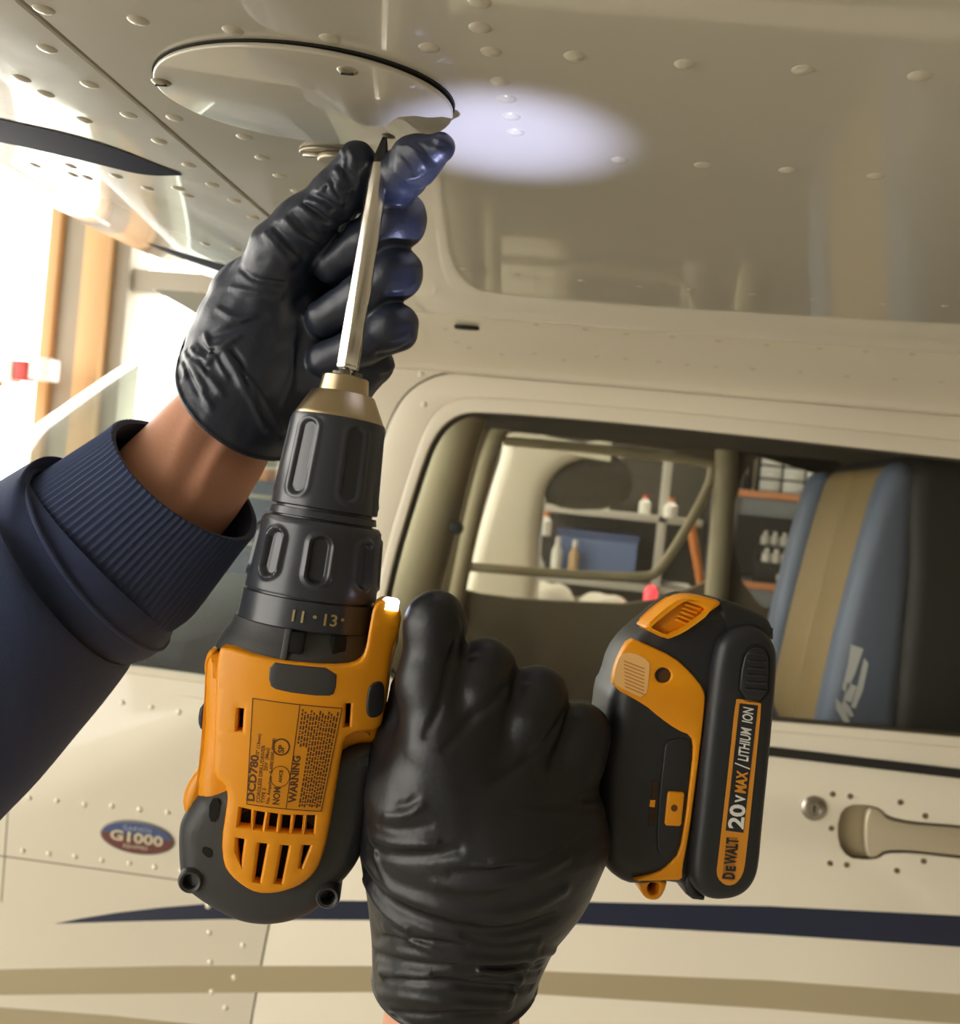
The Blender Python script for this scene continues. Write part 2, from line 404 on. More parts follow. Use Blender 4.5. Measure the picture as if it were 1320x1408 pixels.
# fuselage side: skin, door, window
fx = lambda px, py, Y=YF: tuple(onY(px, py, Y)[[0, 2]])
arc_d = chaikin([fx(*p) for p in [(345, 1408), (370, 1265), (440, 960), (510, 665), (532, 585), (556, 540), (598, 514), (645, 511), (900, 531), (1320, 567)]], 3, False)
zt = arc_d[-1][1]
d0 = arc_d[0] + (arc_d[0] - arc_d[4]) / np.linalg.norm(arc_d[0] - arc_d[4]) * .25
edge = np.vstack([[d0], arc_d, [(1.2, zt)]])
def off(poly, d):
    t = np.gradient(poly, axis=0); t /= np.linalg.norm(t, axis=1)[:, None]; return poly + np.stack([-t[:, 1], t[:, 0]], 1) * d
e_out, e_in = off(edge, .0012), off(edge, -.0012)
zb = d0[1]
skin = list(map(tuple, e_out)) + [(1.2, WZ - .030), (-.40, WZ - .030)] + [fx(*p) for p in [(452, 520), (345, 945), (285, 934), (170, 914), (0, 884), (-260, 838)]] + [(-1.7, fx(-260, 838)[1] - .02), (-1.7, zb)]
link('fuselage_skin', extr(skin, [], 0, .004, .0008, MXZ(YF + .004)), M_paint, plane)
fr_o = chaikin([fx(*p) for p in [(487, 985), (520, 793), (562, 650), (590, 575), (618, 550), (662, 545), (900, 563), (1320, 606), (1520, 626), (1540, 1052), (1320, 1028), (1065, 1006), (700, 975)]], 2)
gl = chaikin([fx(*p) for p in [(508, 945), (532, 800), (572, 665), (596, 598), (628, 569), (668, 566), (900, 585), (1320, 631), (1500, 650), (1520, 1033), (1320, 1014), (1065, 992), (700, 962)]], 2)
rec = chaikin([fx(*p) for p in [(1152, 1106), (1208, 1107), (1224, 1127), (1330, 1136), (1420, 1144), (1420, 1192), (1330, 1182), (1222, 1170), (1206, 1185), (1153, 1178)]], 2)
door_o = list(map(tuple, e_in)) + [(1.2, zb)]
link('cabin_door', extr(door_o, [fr_o, rec], 0, .004, .0008, MXZ(YF + .004)), M_paint, plane)
frm = link('window_frame', extr(fr_o, [gl], -.012, .0048, .0022, MXZ(YF + .004), 3), M_paint, plane)
inn = lambda poly, k: [tuple(np.mean(poly, 0) + (np.array(p) - np.mean(poly, 0)) * k) for p in poly]
link('window_seal', extr(inn(gl, 1.004), [inn(gl, .985)], -.016, -.002, .001, MXZ(YF + .004)), M_seal, frm)
link('window_pane', extr(inn(gl, .988), [], -.011, -.009, 0, MXZ(YF + .004)), M_pane, frm)
# dark slot under the window sill
sl = [fx(*p) for p in [(560, 978), (1065, 1027), (1320, 1057), (1500, 1078), (1500, 1091), (1320, 1070), (1065, 1040), (560, 990)]]
link('sill_seal', extr(sl, [], 0, .0045, .001, MXZ(YF + .0012)), M_gap, plane)
# door handle in its recess
link('handle_tray', extr(inn(rec, 1.06), [], -.018, -.016, 0, MXZ(YF)), M_tanp, plane)
hb = chaikin([fx(*p) for p in [(1189, 1112), (1210, 1112), (1224, 1131), (1330, 1140), (1415, 1147), (1415, 1186), (1330, 1178), (1220, 1166), (1204, 1180), (1189, 1177)]], 2)
link('door_handle', extr(hb, [], -.008, .002, .0025, MXZ(YF), 3), mat('handle_satin', (196, 184, 158), .35, metal=.35, coat=.3), plane)
lk = lathe([(0, .0155), (.002, .0155), (.004, .013), (.0045, .008), (.003, .0075)], 28); lk.transform(frame_m(onY(1119, 1111, YF - .0002), (1, 0, 0), (0, -1, 0), (0, 0, -1)))
lock = link('door_lock', lk, M_chrome, plane)
q = onY(1120, 1113, YF - .0046); link('keyhole', box_bm((q[0] - .001, q[1] - .0006, q[2] - .0045), (q[0] + .001, q[1] + .002, q[2] + .0045)), M_gap, lock)
scr = lathe([(0, .0036), (.0008, .0034), (.0012, .0015)], 12); scr.materials.append(mat('weathered_screw', (120, 108, 84), .5, metal=.5))
for p in [(1145, 1092), (1169, 1095), (1143, 1139), (1141, 1187), (1164, 1189), (1238, 1103), (1272, 1122), (1233, 1197), (1270, 1184)]:
    o = link('screw', scr, None, plane); o.matrix_local = Matrix.Identity(4); o.location = tuple(onY(*p, YF - .0001)); o.rotation_euler = (math.pi, 0, 0)
    o.rotation_euler = Vector((0, -1, 0)).to_track_quat('Y', 'Z').to_euler()
for p in [(168, 966), (208, 972), (246, 979), (40, 1097), (78, 1101), (116, 1106), (154, 1108), (192, 1113), (230, 1117), (31, 1170), (67, 1174), (103, 1178), (140, 1183), (178, 1187), (213, 1192), (250, 1198),
          (288, 1282), (334, 1300), (289, 1323), (322, 1344), (291, 1364), (310, 1386), (286, 1246), (579, 515), (583, 556), (341, 1256)]:
    rivet(riv_f, onY(*p, YF - .0001), np.array([0, -1.0, 0]))
# panel joints ahead of the door
for a, b in [((-160, 1155), (290, 1216)), ((12, 1100), (2, 1240))]:
    A, B_ = fx(*a), fx(*b); d = np.array(B_) - A; nrm = np.array([-d[1], d[0]]) / np.linalg.norm(d) * .0011
    link('panel_joint', extr([tuple(A + nrm), tuple(np.array(B_) + nrm), tuple(np.array(B_) - nrm), tuple(A - nrm)], [], 0, .0003, 0, MXZ(YF)), mat('joint_filler', (150, 140, 116), .7), plane)
# painted stripes
def stripe(px, m, z=.0004):
    return link('stripe', extr([fx(*p) for p in px], [], 0, z, 0, MXZ(YF)), m, plane)
stripe([(75, 1270), (110, 1263), (160, 1255), (220, 1248), (280, 1243), (400, 1238), (800, 1240), (1060, 1246), (1320, 1259), (1560, 1271), (1560, 1316), (1320, 1302), (1060, 1285), (800, 1271), (500, 1265), (300, 1264), (170, 1267)], M_navyp)
stripe([(-220, 1338), (0, 1333), (250, 1328), (500, 1328), (740, 1335), (1060, 1348), (1320, 1367), (1560, 1382), (1560, 1424), (1320, 1408), (1060, 1387), (740, 1367), (500, 1364), (300, 1365), (0, 1368), (-220, 1374)], M_tanp)
stripe([(-220, 1372), (0, 1385), (150, 1396), (300, 1412), (420, 1432), (0, 1440), (-220, 1440)], M_tanp)
# oval badge
bc = onY(189, 1151, YF)
def ov(kx, ky, half=None):
    a = np.linspace(0, 2 * math.pi, 72, endpoint=False) if half is None else (np.linspace(.1, math.pi - .1, 40) if half > 0 else np.linspace(math.pi + .1, 2 * math.pi - .1, 40))
    return [(bc[0] + kx * math.cos(t), bc[2] + ky * math.sin(t)) for t in a]
badge = link('avionics_badge', extr(ov(.0535, .0228), [], 0, .0022, .0006, MXZ(YF)), mat('badge_rim', (112, 108, 98), .4, metal=.6), plane)
up = ov(.0510, .0205, 1); lo_ = ov(.0510, .0205, -1)
link('badge_field', extr(up, [], .0022, .0026, 0, MXZ(YF)), mat('badge_blue', (62, 78, 122), .4), badge)
link('badge_field', extr([up[0], up[-1]] + lo_, [], .0022, .0026, 0, MXZ(YF)), mat('badge_maroon', (104, 50, 44), .45), badge)
TX = lambda x, z, y: frame_m((bc[0] + x, YF - y, bc[2] + z), (1, 0, 0), (0, 0, 1), (0, -1, 0))
Mlet = mat('badge_letters', (192, 182, 156), .4, metal=.3)
link('badge_lettering', text_mesh('GARMIN', .0092, .0003, TX(0, .0088, .0029), .0001, 1.1, 0, 'CENTER', 1.15), mat('badge_letters_pale', (150, 158, 182), .5), badge)
link('badge_lettering', text_mesh('G1000', .0190, .0004, TX(0, -.0066, .0030), .0007, 1.45, 0, 'CENTER', 1.03), Mlet, badge)
link('badge_lettering', text_mesh('EQUIPPED', .0066, .0003, TX(0, -.0152, .0029), .0001, 1.1, 0, 'CENTER', 1.15), Mlet, badge)
# windshield and cowl deck
bot = chaikin([(-.36, 1.247, fx(345, 940)[1]), (-.62, 1.25, 1.512), (-.85, 1.27, 1.50), (-1.12, 1.34, 1.50), (-1.30, 1.5, 1.51), (-1.36, 1.75, 1.515), (-1.30, 2.0, 1.51), (-1.12, 2.16, 1.5), (-.85, 2.23, 1.5), (-.4, 2.25, 1.51)], 2, False)
top = chaikin([(-.345, 1.246, 1.955), (-.42, 1.25, 1.975), (-.50, 1.29, 2.0), (-.58, 1.38, 2.04), (-.64, 1.53, 2.085), (-.66, 1.75, 2.10), (-.64, 1.97, 2.085), (-.58, 2.12, 2.04), (-.48, 2.22, 2.0), (-.36, 2.25, 1.96)], 2, False)
P = np.array([bot * (1 - k) + top * k + np.array([-.03, -.02, 0]) * math.sin(math.pi * k) * (np.linspace(0, 1, len(bot)) < .6)[:, None] for k in np.linspace(0, 1, 16)])
link('windshield', grid_mesh(P), M_wshield, plane)
link('windshield_trim', tube_pts(bot + [0, 0, -.004], .006, 8), M_paint, plane)
cw = bot.copy(); cw2 = bot.copy(); cw2[:, 0] -= .9; cw2[:, 2] -= .12; cw2[:, 1] = 1.75 + (cw2[:, 1] - 1.75) * .8
cw3 = cw2.copy(); cw3[:, 2] -= .5
cwb = bot.copy(); cwb[:, 2] -= .03
link('engine_cowl', grid_mesh(np.array([bot + [0, 0, -.004], cwb, cw2, cw3])), M_paint, plane)
# cabin interior
Yi0, Yi1 = YF + .03, 2.25
link('headliner', box_bm((-.45, Yi0, 1.945), (1.3, Yi1, 1.965)), M_head, plane)
link('cabin_floor', box_bm((-1.3, Yi0, .93), (1.3, Yi1, .95)), M_cabin, plane)
link('rear_bulkhead', box_bm((1.28, Yi0, .95), (1.30, Yi1, 1.95)), M_cabin, plane)
ip = box_bm((-.98, 1.32, 1.0), (-.60, 2.18, 1.50), .03); panel = link('instrument_panel', ip, mat('panel_navy', (34, 42, 62), .6, var=.2), plane)
link('glareshield', box_bm((-1.15, 1.30, 1.505), (-.56, 2.20, 1.545), .012), mat('glareshield_black', (30, 34, 46), .7), panel)
link('door_lining', extr([(-.42, .95), (-.36, 1.46), (1.28, 1.46), (1.28, .95)], [], -.03, -.02, 0, MXZ(YF)), M_cabin, plane)
fa = lambda px, py: fx(px, py, Yi1)
wA = chaikin([fa(*p) for p in [(706, 588), (985, 628), (1000, 650), (990, 836), (640, 822), (626, 790), (668, 640), (684, 600)]], 2)
wB = chaikin([fa(*p) for p in [(1008, 606), (1190, 622), (1190, 860), (1008, 845)]], 2)
far = [(-.5, .95), (-.5, 1.5), fa(560, 830), fa(600, 590), fa(640, 565), (-.2, 1.95), (1.28, 1.95), (1.28, .95)]
fw = link('far_cabin_wall', extr(far, [wA, wB], 0, .03, .004, MXZ(Yi1 + .03)), M_cabin, plane)
link('window_pane', extr(inn(wA, 1.01), [], .012, .014, 0, MXZ(Yi1 + .03)), M_pane, fw)
link('window_pane', extr(inn(wB, 1.01), [], .012, .014, 0, MXZ(Yi1 + .03)), M_pane, fw)
tb = [onY(*p, Yi1 - .015) for p in [(693, 606), (975, 632), (981, 648), (974, 672), (940, 735), (906, 786), (888, 795), (780, 790), (640, 779)]]
link('window_tube_frame', tube_pts(chaikin(tb, 3, False), .011, 10), M_trimp, fw)
tb = [onY(*p, Yi1 - .02) for p in [(720, 574), (694, 580), (676, 612), (655, 690), (640, 760), (622, 850)]]
link('window_tube_frame', tube_pts(chaikin(tb, 3, False), .020, 12), M_trimp, fw)
tb = [onY(*p, Yi1 - .02) for p in [(1000, 600), (998, 660), (992, 740), (984, 830)]]
link('window_post', tube_pts(chaikin(tb, 2, False), .026, 12), M_trimp, fw)
tb = [onY(*p, 1.95) for p in [(650, 560), (632, 600), (606, 690), (580, 780), (560, 860), (545, 960)]]
dp = link('cabin_post', tube_pts(chaikin(tb, 2, False), np.interp(np.linspace(0, 1, len(chaikin(tb, 2, False))), [0, .4, 1], [.035, .045, .06]), 18), M_trimp, plane)
kb = onY(628, 726, 1.93); link('latch_knob', lathe([(-.014, .008), (-.012, .013), (.012, .013), (.014, .008)], 16), M_dark, dp).location = tuple(kb)
# seats: the front of one seat back seen at an angle (near bolster, tan centre, far bolster) and its black shell
def seat_slab(name, px, Ya, Yb, m, parent, bev=.02, dx=0.):
    return link(name, extr([(x + dx, z) for x, z in chaikin([fx(*p, 1.42) for p in px], 2)], [], -(Yb - Ya), 0, bev, MXZ(Ya), 3), m, parent)
prof_s = [(1212, 662), (1224, 640), (1244, 634), (1262, 650), (1254, 720), (1250, 800), (1238, 920), (1222, 1085), (1108, 1085), (1146, 900), (1188, 740)]
seat = seat_slab('pilot_seat', [(1236, 650), (1280, 618), (1400, 608), (1520, 640), (1560, 1100), (1212, 1085), (1226, 920), (1240, 780)], 1.392, 1.93, M_dark, plane, .03)
seat_slab('seat_bolster', prof_s, 1.40, 1.475, M_blue, seat, .022)
seat_slab('seat_cushion', prof_s, 1.47, 1.66, M_tanl, seat, .012, .014)
seat_slab('seat_cushion', prof_s, 1.66, 1.85, M_tanl, seat, .012, .014)
seat_slab('seat_bolster', prof_s, 1.845, 1.95, M_blue, seat, .022, -.004)
lg = []
for px in [[(1170, 886), (1187, 892), (1176, 925), (1164, 952), (1158, 948), (1166, 915)], [(1188, 905), (1194, 912), (1186, 950), (1176, 974), (1170, 972), (1180, 940)],
           [(1166, 938), (1178, 944), (1170, 966), (1160, 962)], [(1150, 960), (1157, 968), (1166, 986), (1170, 998), (1162, 996), (1149, 974)], [(1160, 962), (1168, 972), (1174, 984), (1169, 986), (1157, 972)]]:
    lg.append(extr([fx(*p, 1.40) for p in px], [], 0, .0006, 0, MXZ(1.40)))
link('embroidered_emblem', join(lg), M_stitch, seat)
# ================================================================== behind the aircraft, seen through both cabin windows
M_rack = mat('rack_grey', (128, 132, 138), .5, metal=.2, var=.06)
M_rackw = mat('rack_white', (200, 196, 186), .5)
M_bin = mat('bin_blue', (120, 142, 190), .45)
M_clear = mat('clear_drawer', (222, 224, 222), .25)
M_black = mat('black_plastic', (36, 35, 34), .45)
YS = 4.9
def bx(name, pa, pb, Y, dep, m, parent, bevel=.004):
    a, b = onY(*pa, Y), onY(*pb, Y); lo, hi = np.minimum(a, b), np.maximum(a, b)
    return link(name, box_bm((lo[0], Y, lo[2]), (hi[0], Y + dep, hi[2]), bevel), m, parent)
def base(px, Y, z=0): p = onY(px, 700, Y); return (p[0], Y, z)
# white work rack
rk = thing('storage_rack', 'pale grey rack with one open shelf seen through the left cabin window', 'rack', base(840, YS))
za, zb_ = onY(830, 706, YS)[2], onY(830, 803, YS)[2]
xl, xr = onY(735, 706, YS)[0], onY(912, 706, YS)[0]
for x in (xl, xr): link('rack_post', box_bm((x - .022, YS, 0), (x + .022, YS + .04, 2.35), .004), M_rackw, rk)
for z in (za, zb_): link('shelf_board', box_bm((xl, YS, z - .02), (xr + .2, YS + .45, z + .016), .004), M_rackw, rk)
link('back_board', box_bm((xl - .3, YS + .47, .3), (xr + .35, YS + .5, 2.35)), mat('rack_back', (84, 80, 72), .8, var=.15), rk)
def carton(name, px0, px1, h, z, label, cat, m, dep=.18, y=.06, grp=None, lid=None):
    a, b = onY(px0, 740, YS + y)[0], onY(px1, 740, YS + y)[0]
    t = thing(name, label, cat, ((a + b) / 2, YS + y, z), grp)
    link('body', box_bm((a, YS + y, z), (b, YS + y + dep, z + h), .006), m, t)
    if lid: link('lid', box_bm((a - .006, YS + y - .006, z + h * .86), (b + .006, YS + y + dep + .006, z + h + .004), .004), lid, t)
    return t
M_cart = mat('white_card', (228, 222, 206), .6); M_lidg = mat('lid_grey', (150, 148, 140), .5)
carton('carton', 798, 834, .085, za + .016, 'white carton standing on the shelf above the blue bin', 'box', M_cart, lid=M_cart)
def bottle(name, px, z, hgt, r, label, cat, mb, mc, y=.1, grp=None, Y=YS, X=None):
    x = onY(px, 740, Y + y)[0] if X is None else X
    t = thing(name, label, cat, (x, Y + y, z), grp)
    me = lathe([(0, r * .9), (hgt * .03, r), (hgt * .62, r), (hgt * .75, r * .55), (hgt * .82, r * .42)], 18); me.transform(Matrix.Translation((x, Y + y, z)) @ Matrix.Rotation(math.pi / 2, 4, 'X')); link('body', me, mb, t)
    me = lathe([(hgt * .82, r * .5), (hgt * .98, r * .48), (hgt, r * .3)], 14); me.transform(Matrix.Translation((x, Y + y, z)) @ Matrix.Rotation(math.pi / 2, 4, 'X')); link('cap', me, mc, t)
    return t
bottle('spray_bottle', 882, za + .016, .10, .03, 'white bottle with red cap on the right end of the rack shelf', 'bottle', M_white, M_red)
carton('plastic_bin', 766, 878, .235, zb_ + .016, 'large pale blue plastic bin under the rack shelf', 'bin', M_bin, .3, .1, None, mat('bin_lid_blue', (92, 106, 150), .5))
bottle('squeeze_bottle', 792, zb_ + .016, .19, .027, 'tan bottle standing in front of the blue bin', 'bottle', mat('tan_plastic', (206, 174, 130), .5), M_white, y=.03)
bottle('squeeze_bottle', 768, zb_ + .016, .20, .028, 'tall white bottle at the left corner of the blue bin', 'bottle', M_white, M_white, y=.03)
bottle('spray_can', 748, za - .02 - .12, .12, .03, 'white and orange can hanging below the left end of the rack shelf', 'can', M_white, M_orange, y=-.05)
bottle('squeeze_bottle', 744, zb_ + .016, .085, .034, 'short white jar at the lower left of the rack', 'bottle', M_white, M_cart, y=.04)
bottle('grease_jar', 918, onY(918, 712, YS)[2], .10, .034, 'white and orange jar by the right post of the rack', 'jar', M_white, M_orange, y=-.06)
# bench with white cloths and a red lamp
YN = 4.2
bn = thing('work_bench', 'low bench with white top under the left cabin window view', 'bench', base(760, YN))
zt_ = onY(760, 832, YN)[2]
x0, x1 = onY(600, 820, YN)[0], onY(935, 820, YN)[0]
link('bench_top', box_bm((x0, YN, zt_ - .04), (x1, YN + .5, zt_), .006), mat('bench_top', (110, 104, 92), .5), bn)
for x in (x0 + .05, x1 - .09): link('leg', box_bm((x, YN + .03, 0), (x + .05, YN + .08, zt_ - .04), .004), M_rack, bn)
def lump(name, px0, px1, h, label, cat, m):
    a, b = onY(px0, 820, YN + .1)[0], onY(px1, 820, YN + .1)[0]
    P = []
    for i, u in enumerate(np.linspace(-1, 1, 13)):
        rr = math.sqrt(max(0.02, 1 - u * u * .98)); P.append([((a + b) / 2 + (b - a) / 2 * u, YN + .16 + .1 * rr * math.cos(t), zt_ + .001 + h * max(0, rr * (math.sin(t)) * (1 + .12 * math.sin(5 * u + 3 * t)))) for t in np.linspace(0, math.pi, 12)])
    o = link(name, grid_mesh(P), m); return tag(o, label, cat)
lump('folded_rag', 648, 712, .075, 'white crumpled rag at the left end of the bench', 'rag', M_cart)
lump('folded_rag', 716, 790, .085, 'wide white crumpled rag in the middle of the bench', 'rag', M_cart)
lump('folded_rag', 794, 868, .06, 'flat white rag on the bench left of the red lamp', 'rag', M_cart)
p = onY(899, 800, YN); t = thing('warning_lamp', 'small glowing red lamp at the right end of the bench', 'lamp', (p[0], YN + .12, zt_))
me = lathe([(0, .034), (.02, .034), (.024, .03)], 20); me.transform(Matrix.Translation((p[0], YN + .12, zt_)) @ Matrix.Rotation(math.pi / 2, 4, 'X')); link('base', me, M_black, t)
me = lathe([(.024, .03), (.09, .03), (.115, .022), (.125, .005)], 20); me.transform(Matrix.Translation((p[0], YN + .12, zt_)) @ Matrix.Rotation(math.pi / 2, 4, 'X')); link('lens', me, mat('red_lens', (230, 60, 70), .3, emis=(255, 70, 80), estr=1.6), t)
# orange pole leaning behind
a, b = onY(948, 712, YS - .1), onY(972, 850, YS - .1)
d = b - a; k = b[2] / -d[2]
b2 = b + d * k; b2[2] = .005
o = link('orange_pole', tube_pts(np.array([a, b2]), .022, 12), M_orange); tag(o, 'orange pole leaning beside the rack, seen through the left cabin window', 'pole')
# parts shelving seen through the rear window
YP = 4.6
xl, xr = onY(1003, 700, YP)[0], onY(1250, 700, YP)[0]
sh = thing('parts_shelving', 'grey steel parts shelving with orange shelf edges seen through the right cabin window', 'shelving', ((xl + xr) / 2, YP, 0))
M_edge = mat('orange_shelf_edge', (206, 140, 96), .5)
zs = [onY(1075, 680, YP)[2], onY(1075, 806, YP)[2]]
for x in (xl, xr): link('upright', box_bm((x - .03, YP, 0), (x + .04, YP + .05, 2.3), .004), M_rack, sh)
for x in (xl, xr): link('upright', box_bm((x - .03, YP + .45, 0), (x + .04, YP + .5, 2.3), .004), M_rack, sh)
for z in zs + [.35]:
    link('shelf_board', box_bm((xl, YP + .01, z - .022), (xr, YP + .5, z), .003), M_rack, sh)
    link('shelf_edge', box_bm((xl, YP - .006, z - .026), (xr, YP + .01, z + .006), .003), M_edge, sh)
    link('shelf_beam', box_bm((xl, YP + .012, z - .11), (xr, YP + .03, z - .024), .003), M_rack, sh)
link('back_sheet', box_bm((xl, YP + .49, .1), (xr, YP + .51, 2.3)), mat('shelf_back', (70, 68, 64), .8), sh)
# drawer cabinet: 3 x 4 clear drawers
xa, xb = onY(1046, 640, YP + .05)[0], onY(1142, 640, YP + .05)[0]
dc = thing('drawer_cabinet', 'small parts cabinet of clear drawers on the upper grey shelf', 'cabinet', ((xa + xb) / 2, YP + .05, zs[0]))
hh = onY(1090, 605, YP + .05)[2] - zs[0]
link('cabinet_body', box_bm((xa - .008, YP + .07, zs[0]), (xb + .008, YP + .3, zs[0] + hh), .004), M_black, dc)
for i in range(3):
    for j in range(4):
        u, v = xa + (xb - xa) * i / 3, zs[0] + .006 + (hh - .01) * j / 4
        dr = link('drawer', box_bm((u + .006, YP + .05, v + .004), (u + (xb - xa) / 3 - .006, YP + .28, v + hh / 4 - .008), .003), M_clear, dc)
        link('drawer_pull', box_bm((u + .03, YP + .04, v + .012), (u + (xb - xa) / 3 - .03, YP + .052, v + .022), .002), M_white, dr)
for k_, (pa, pb, m, lab) in enumerate([((1022, 676), (1034, 612), M_black, 'dark upright binder left of the clear drawers, nearest the post'), ((1034, 676), (1044, 616), mat('binder_grey', (150, 140, 124), .6), 'grey upright binder touching the clear drawer cabinet')]):
    a, b = onY(*pa, YP + .06), onY(*pb, YP + .06)
    t = thing('binder', lab, 'binder', ((a[0] + b[0]) / 2, YP + .06, zs[0]), None)
    link('cover', box_bm((a[0], YP + .06, zs[0]), (b[0], YP + .28, b[2]), .004), m, t)
    link('spine_label', box_bm((a[0] + .006, YP + .058, zs[0] + .08), (b[0] - .006, YP + .061, zs[0] + .14)), M_cart, t)
# tray of jars: 2 rows of 5
xa, xb = onY(1049, 760, YP + .05)[0], onY(1116, 760, YP + .05)[0]
jr = thing('jar_stand', 'black stepped stand holding two rows of small white jars', 'stand', ((xa + xb) / 2, YP + .06, zs[1]))
zj = [onY(1080, 776, YP + .05)[2], onY(1080, 752, YP + .12)[2]]
link('step', box_bm((xa - .02, YP + .04, zs[1]), (xb + .02, YP + .11, zj[0]), .004), M_black, jr)
link('step', box_bm((xa - .02, YP + .11, zs[1]), (xb + .02, YP + .2, zj[1]), .004), M_black, jr)
M_jar = mat('jar_white', (214, 212, 206), .35); M_jcap = mat('jar_cap', (238, 236, 230), .4)
for rw in range(2):
    for i in range(5):
        bottle('parts_jar', 0, zj[rw], .066, .021, 'small white jar, %s from the left in the %s row of the black stand' % (('first', 'second', 'third', 'fourth', 'fifth')[i], ('lower front', 'upper back')[rw]), 'jar', M_jar, M_jcap, y=(.075, .15)[rw], grp=('jars in the front row of the stand', 'jars in the back row of the stand')[rw], Y=YP, X=xa + (xb - xa) * (i + .5) / 5)
for px, py, r, lab in [(1097, 796, .034, 'white ball of tape lowest beside the jar stand'), (1112, 780, .03, 'white roll of tape at the right of the jar stand'), (1076, 800, .028, 'small grey roll in front of the jar stand')]:
    p = onY(px, py, YP + .02)
    me = lathe([(-.02, r * .55), (-.02, r), (.02, r), (.02, r * .55)], 20); me.transform(Matrix.Translation((p[0], YP + .012 + .022, zs[1] + r + .007)))
    tag(link('tape_roll', me, M_cart), lab, 'tape')
# another aircraft's pale nose
p = onY(700, 700, 3.3)
pk = thing('parked_airplane', 'pale cream nose of another aircraft seen through the left cabin window', 'airplane', (p[0], 3.3, 0))
YK = 3.35
body = chaikin([fx(*q, YK) for q in [(690, 596), (715, 592), (800, 608), (870, 620), (800, 628), (762, 646), (742, 690), (736, 800), (730, 900), (620, 900), (632, 830), (652, 745), (676, 660), (688, 625)]], 2)
link('nose_cowl', extr(body, [], -.30, 0, .05, MXZ(YK), 4), M_paint, pk)
win = chaikin([fx(*q, YK + .05) for q in [(748, 650), (790, 624), (868, 622), (872, 700), (748, 702)]], 2)
link('side_window', extr(win, [], -.1, -.06, .01, MXZ(YK)), mat('smoked_pane', (76, 72, 64), .2, coat=.5), pk)

q = onY(700, 760, YK + .15)
link('nose_gear_leg', box_bm((q[0] - .03, YK + .12, .16), (q[0] + .03, YK + .18, q[2]), .01), M_alu, pk)
me = lathe([(-.05, .07), (-.06, .14), (-.04, .17), (.04, .17), (.06, .14), (.05, .07)], 28); me.transform(Matrix.Translation((q[0], YK + .15, .17))); link('wheel', me, M_dark, pk)

YT = 4.4
xa, xb = onY(172, 750, YT)[0], onY(410, 750, YT)[0]; zt2 = onY(300, 655, YT)[2]
tcx = thing('tool_chest', 'tall navy tool chest seen through the side of the windshield', 'tool chest', ((xa + xb) / 2, YT + .3, 0))
M_nv = mat('chest_navy', (40, 52, 84), .4, var=.1)
link('chest_body', box_bm((xa, YT + .02, 0), (xb, YT + .6, zt2), .01), M_nv, tcx)
nd = 7
for i in range(nd):
    z0, z1 = .10 + (zt2 - .14) * i / nd, .10 + (zt2 - .14) * (i + 1) / nd - .012
    dr = link('drawer', box_bm((xa + .02, YT, z0), (xb - .02, YT + .3, z1), .006), M_nv, tcx)
    link('drawer_pull', box_bm((xa + .05, YT - .015, z1 - .03), (xb - .05, YT + .002, z1 - .015), .003), M_alu, dr)
for px0, px1, hgt, m, lab in [(352, 372, .07, M_orange, 'small orange box on top of the navy tool chest'), (384, 404, .11, M_cart, 'white box at the right end of the navy tool chest')]:
    a, b = onY(px0, 650, YT + .1)[0], onY(px1, 650, YT + .1)[0]
    t = thing('parts_box', lab, 'box', ((a + b) / 2, YT + .1, zt2), 'boxes on the tool chest'); link('body', box_bm((a, YT + .06, zt2), (b, YT + .2, zt2 + hgt * .8), .004), m, t); link('lid', box_bm((a - .004, YT + .056, zt2 + hgt * .8), (b + .004, YT + .204, zt2 + hgt), .004), M_cart if m is M_orange else M_lidg, t)
# ================================================================== the drill (local frame: x = towards the battery, y = towards the bit, z = side facing out)
# earlier pose: the turned parts (chuck, rings, bit holder) were read off image coordinates along a tilted axis; remap() carries them to the tool's own axis
oa = np.array([.048, .84, -.54]); oa /= np.linalg.norm(oa)
oh = np.array([.963, -.184, -.2]); oh -= oa * (oh @ oa); oh /= np.linalg.norm(oh)
OB = np.stack([oh, oa, np.cross(oh, oa)], 1); OT = np.array([(482 - 660) / F * .41, (704 - 522) / F * .41, -.41])
AX = -.002
def o_pix(x, y, z): c = OT + OB @ np.array([x, y, z]); return 660 + F * c[0] / -c[2], 704 - F * c[1] / -c[2], -c[2]
def o_depth(px, py): r = np.array([(px - 660) / F, (704 - py) / F, -1.0]); return (OT @ OB[:, 2]) / (r @ OB[:, 2])
# tool frame: nominal-size drill, enlarged beyond real size by G to match the aircraft's distance
G = 1.28; TD = .482
cdir = lambda px, py: np.array([(px - 660) / F, (704 - py) / F, -1.0])
pa_, pb_ = o_pix(AX, 0, 0), o_pix(AX, -.2, 0)
T0 = cdir(pa_[0], pa_[1]) * TD
ta = T0 - cdir(pb_[0], pb_[1]) * (TD - .004); ta /= np.linalg.norm(ta)
thv = np.array([.983, -.152, -.10]); thv -= ta * (thv @ ta); thv /= np.linalg.norm(thv)
tn_ = np.cross(thv, ta); TB = np.stack([thv, ta, tn_], 1)
def L(px, py, z):
    r = cdir(px, py); t = (z * G + T0 @ tn_) / (r @ tn_); return TB.T @ (t * r - T0) / G
def t_depth(px, py): return (T0 @ tn_) / (cdir(px, py) @ tn_)
def L2(px, z): return [tuple(L(x, y, z)[:2]) for x, y in px]
pose = np.eye(4); pose[:3, :3] = R @ TB * G; pose[:3, 3] = O + R @ T0
def tool_world(p): return (pose @ np.array([*p, 1.0]))[:3]
_oy = np.linspace(-.24, .20, 221); _tb = []
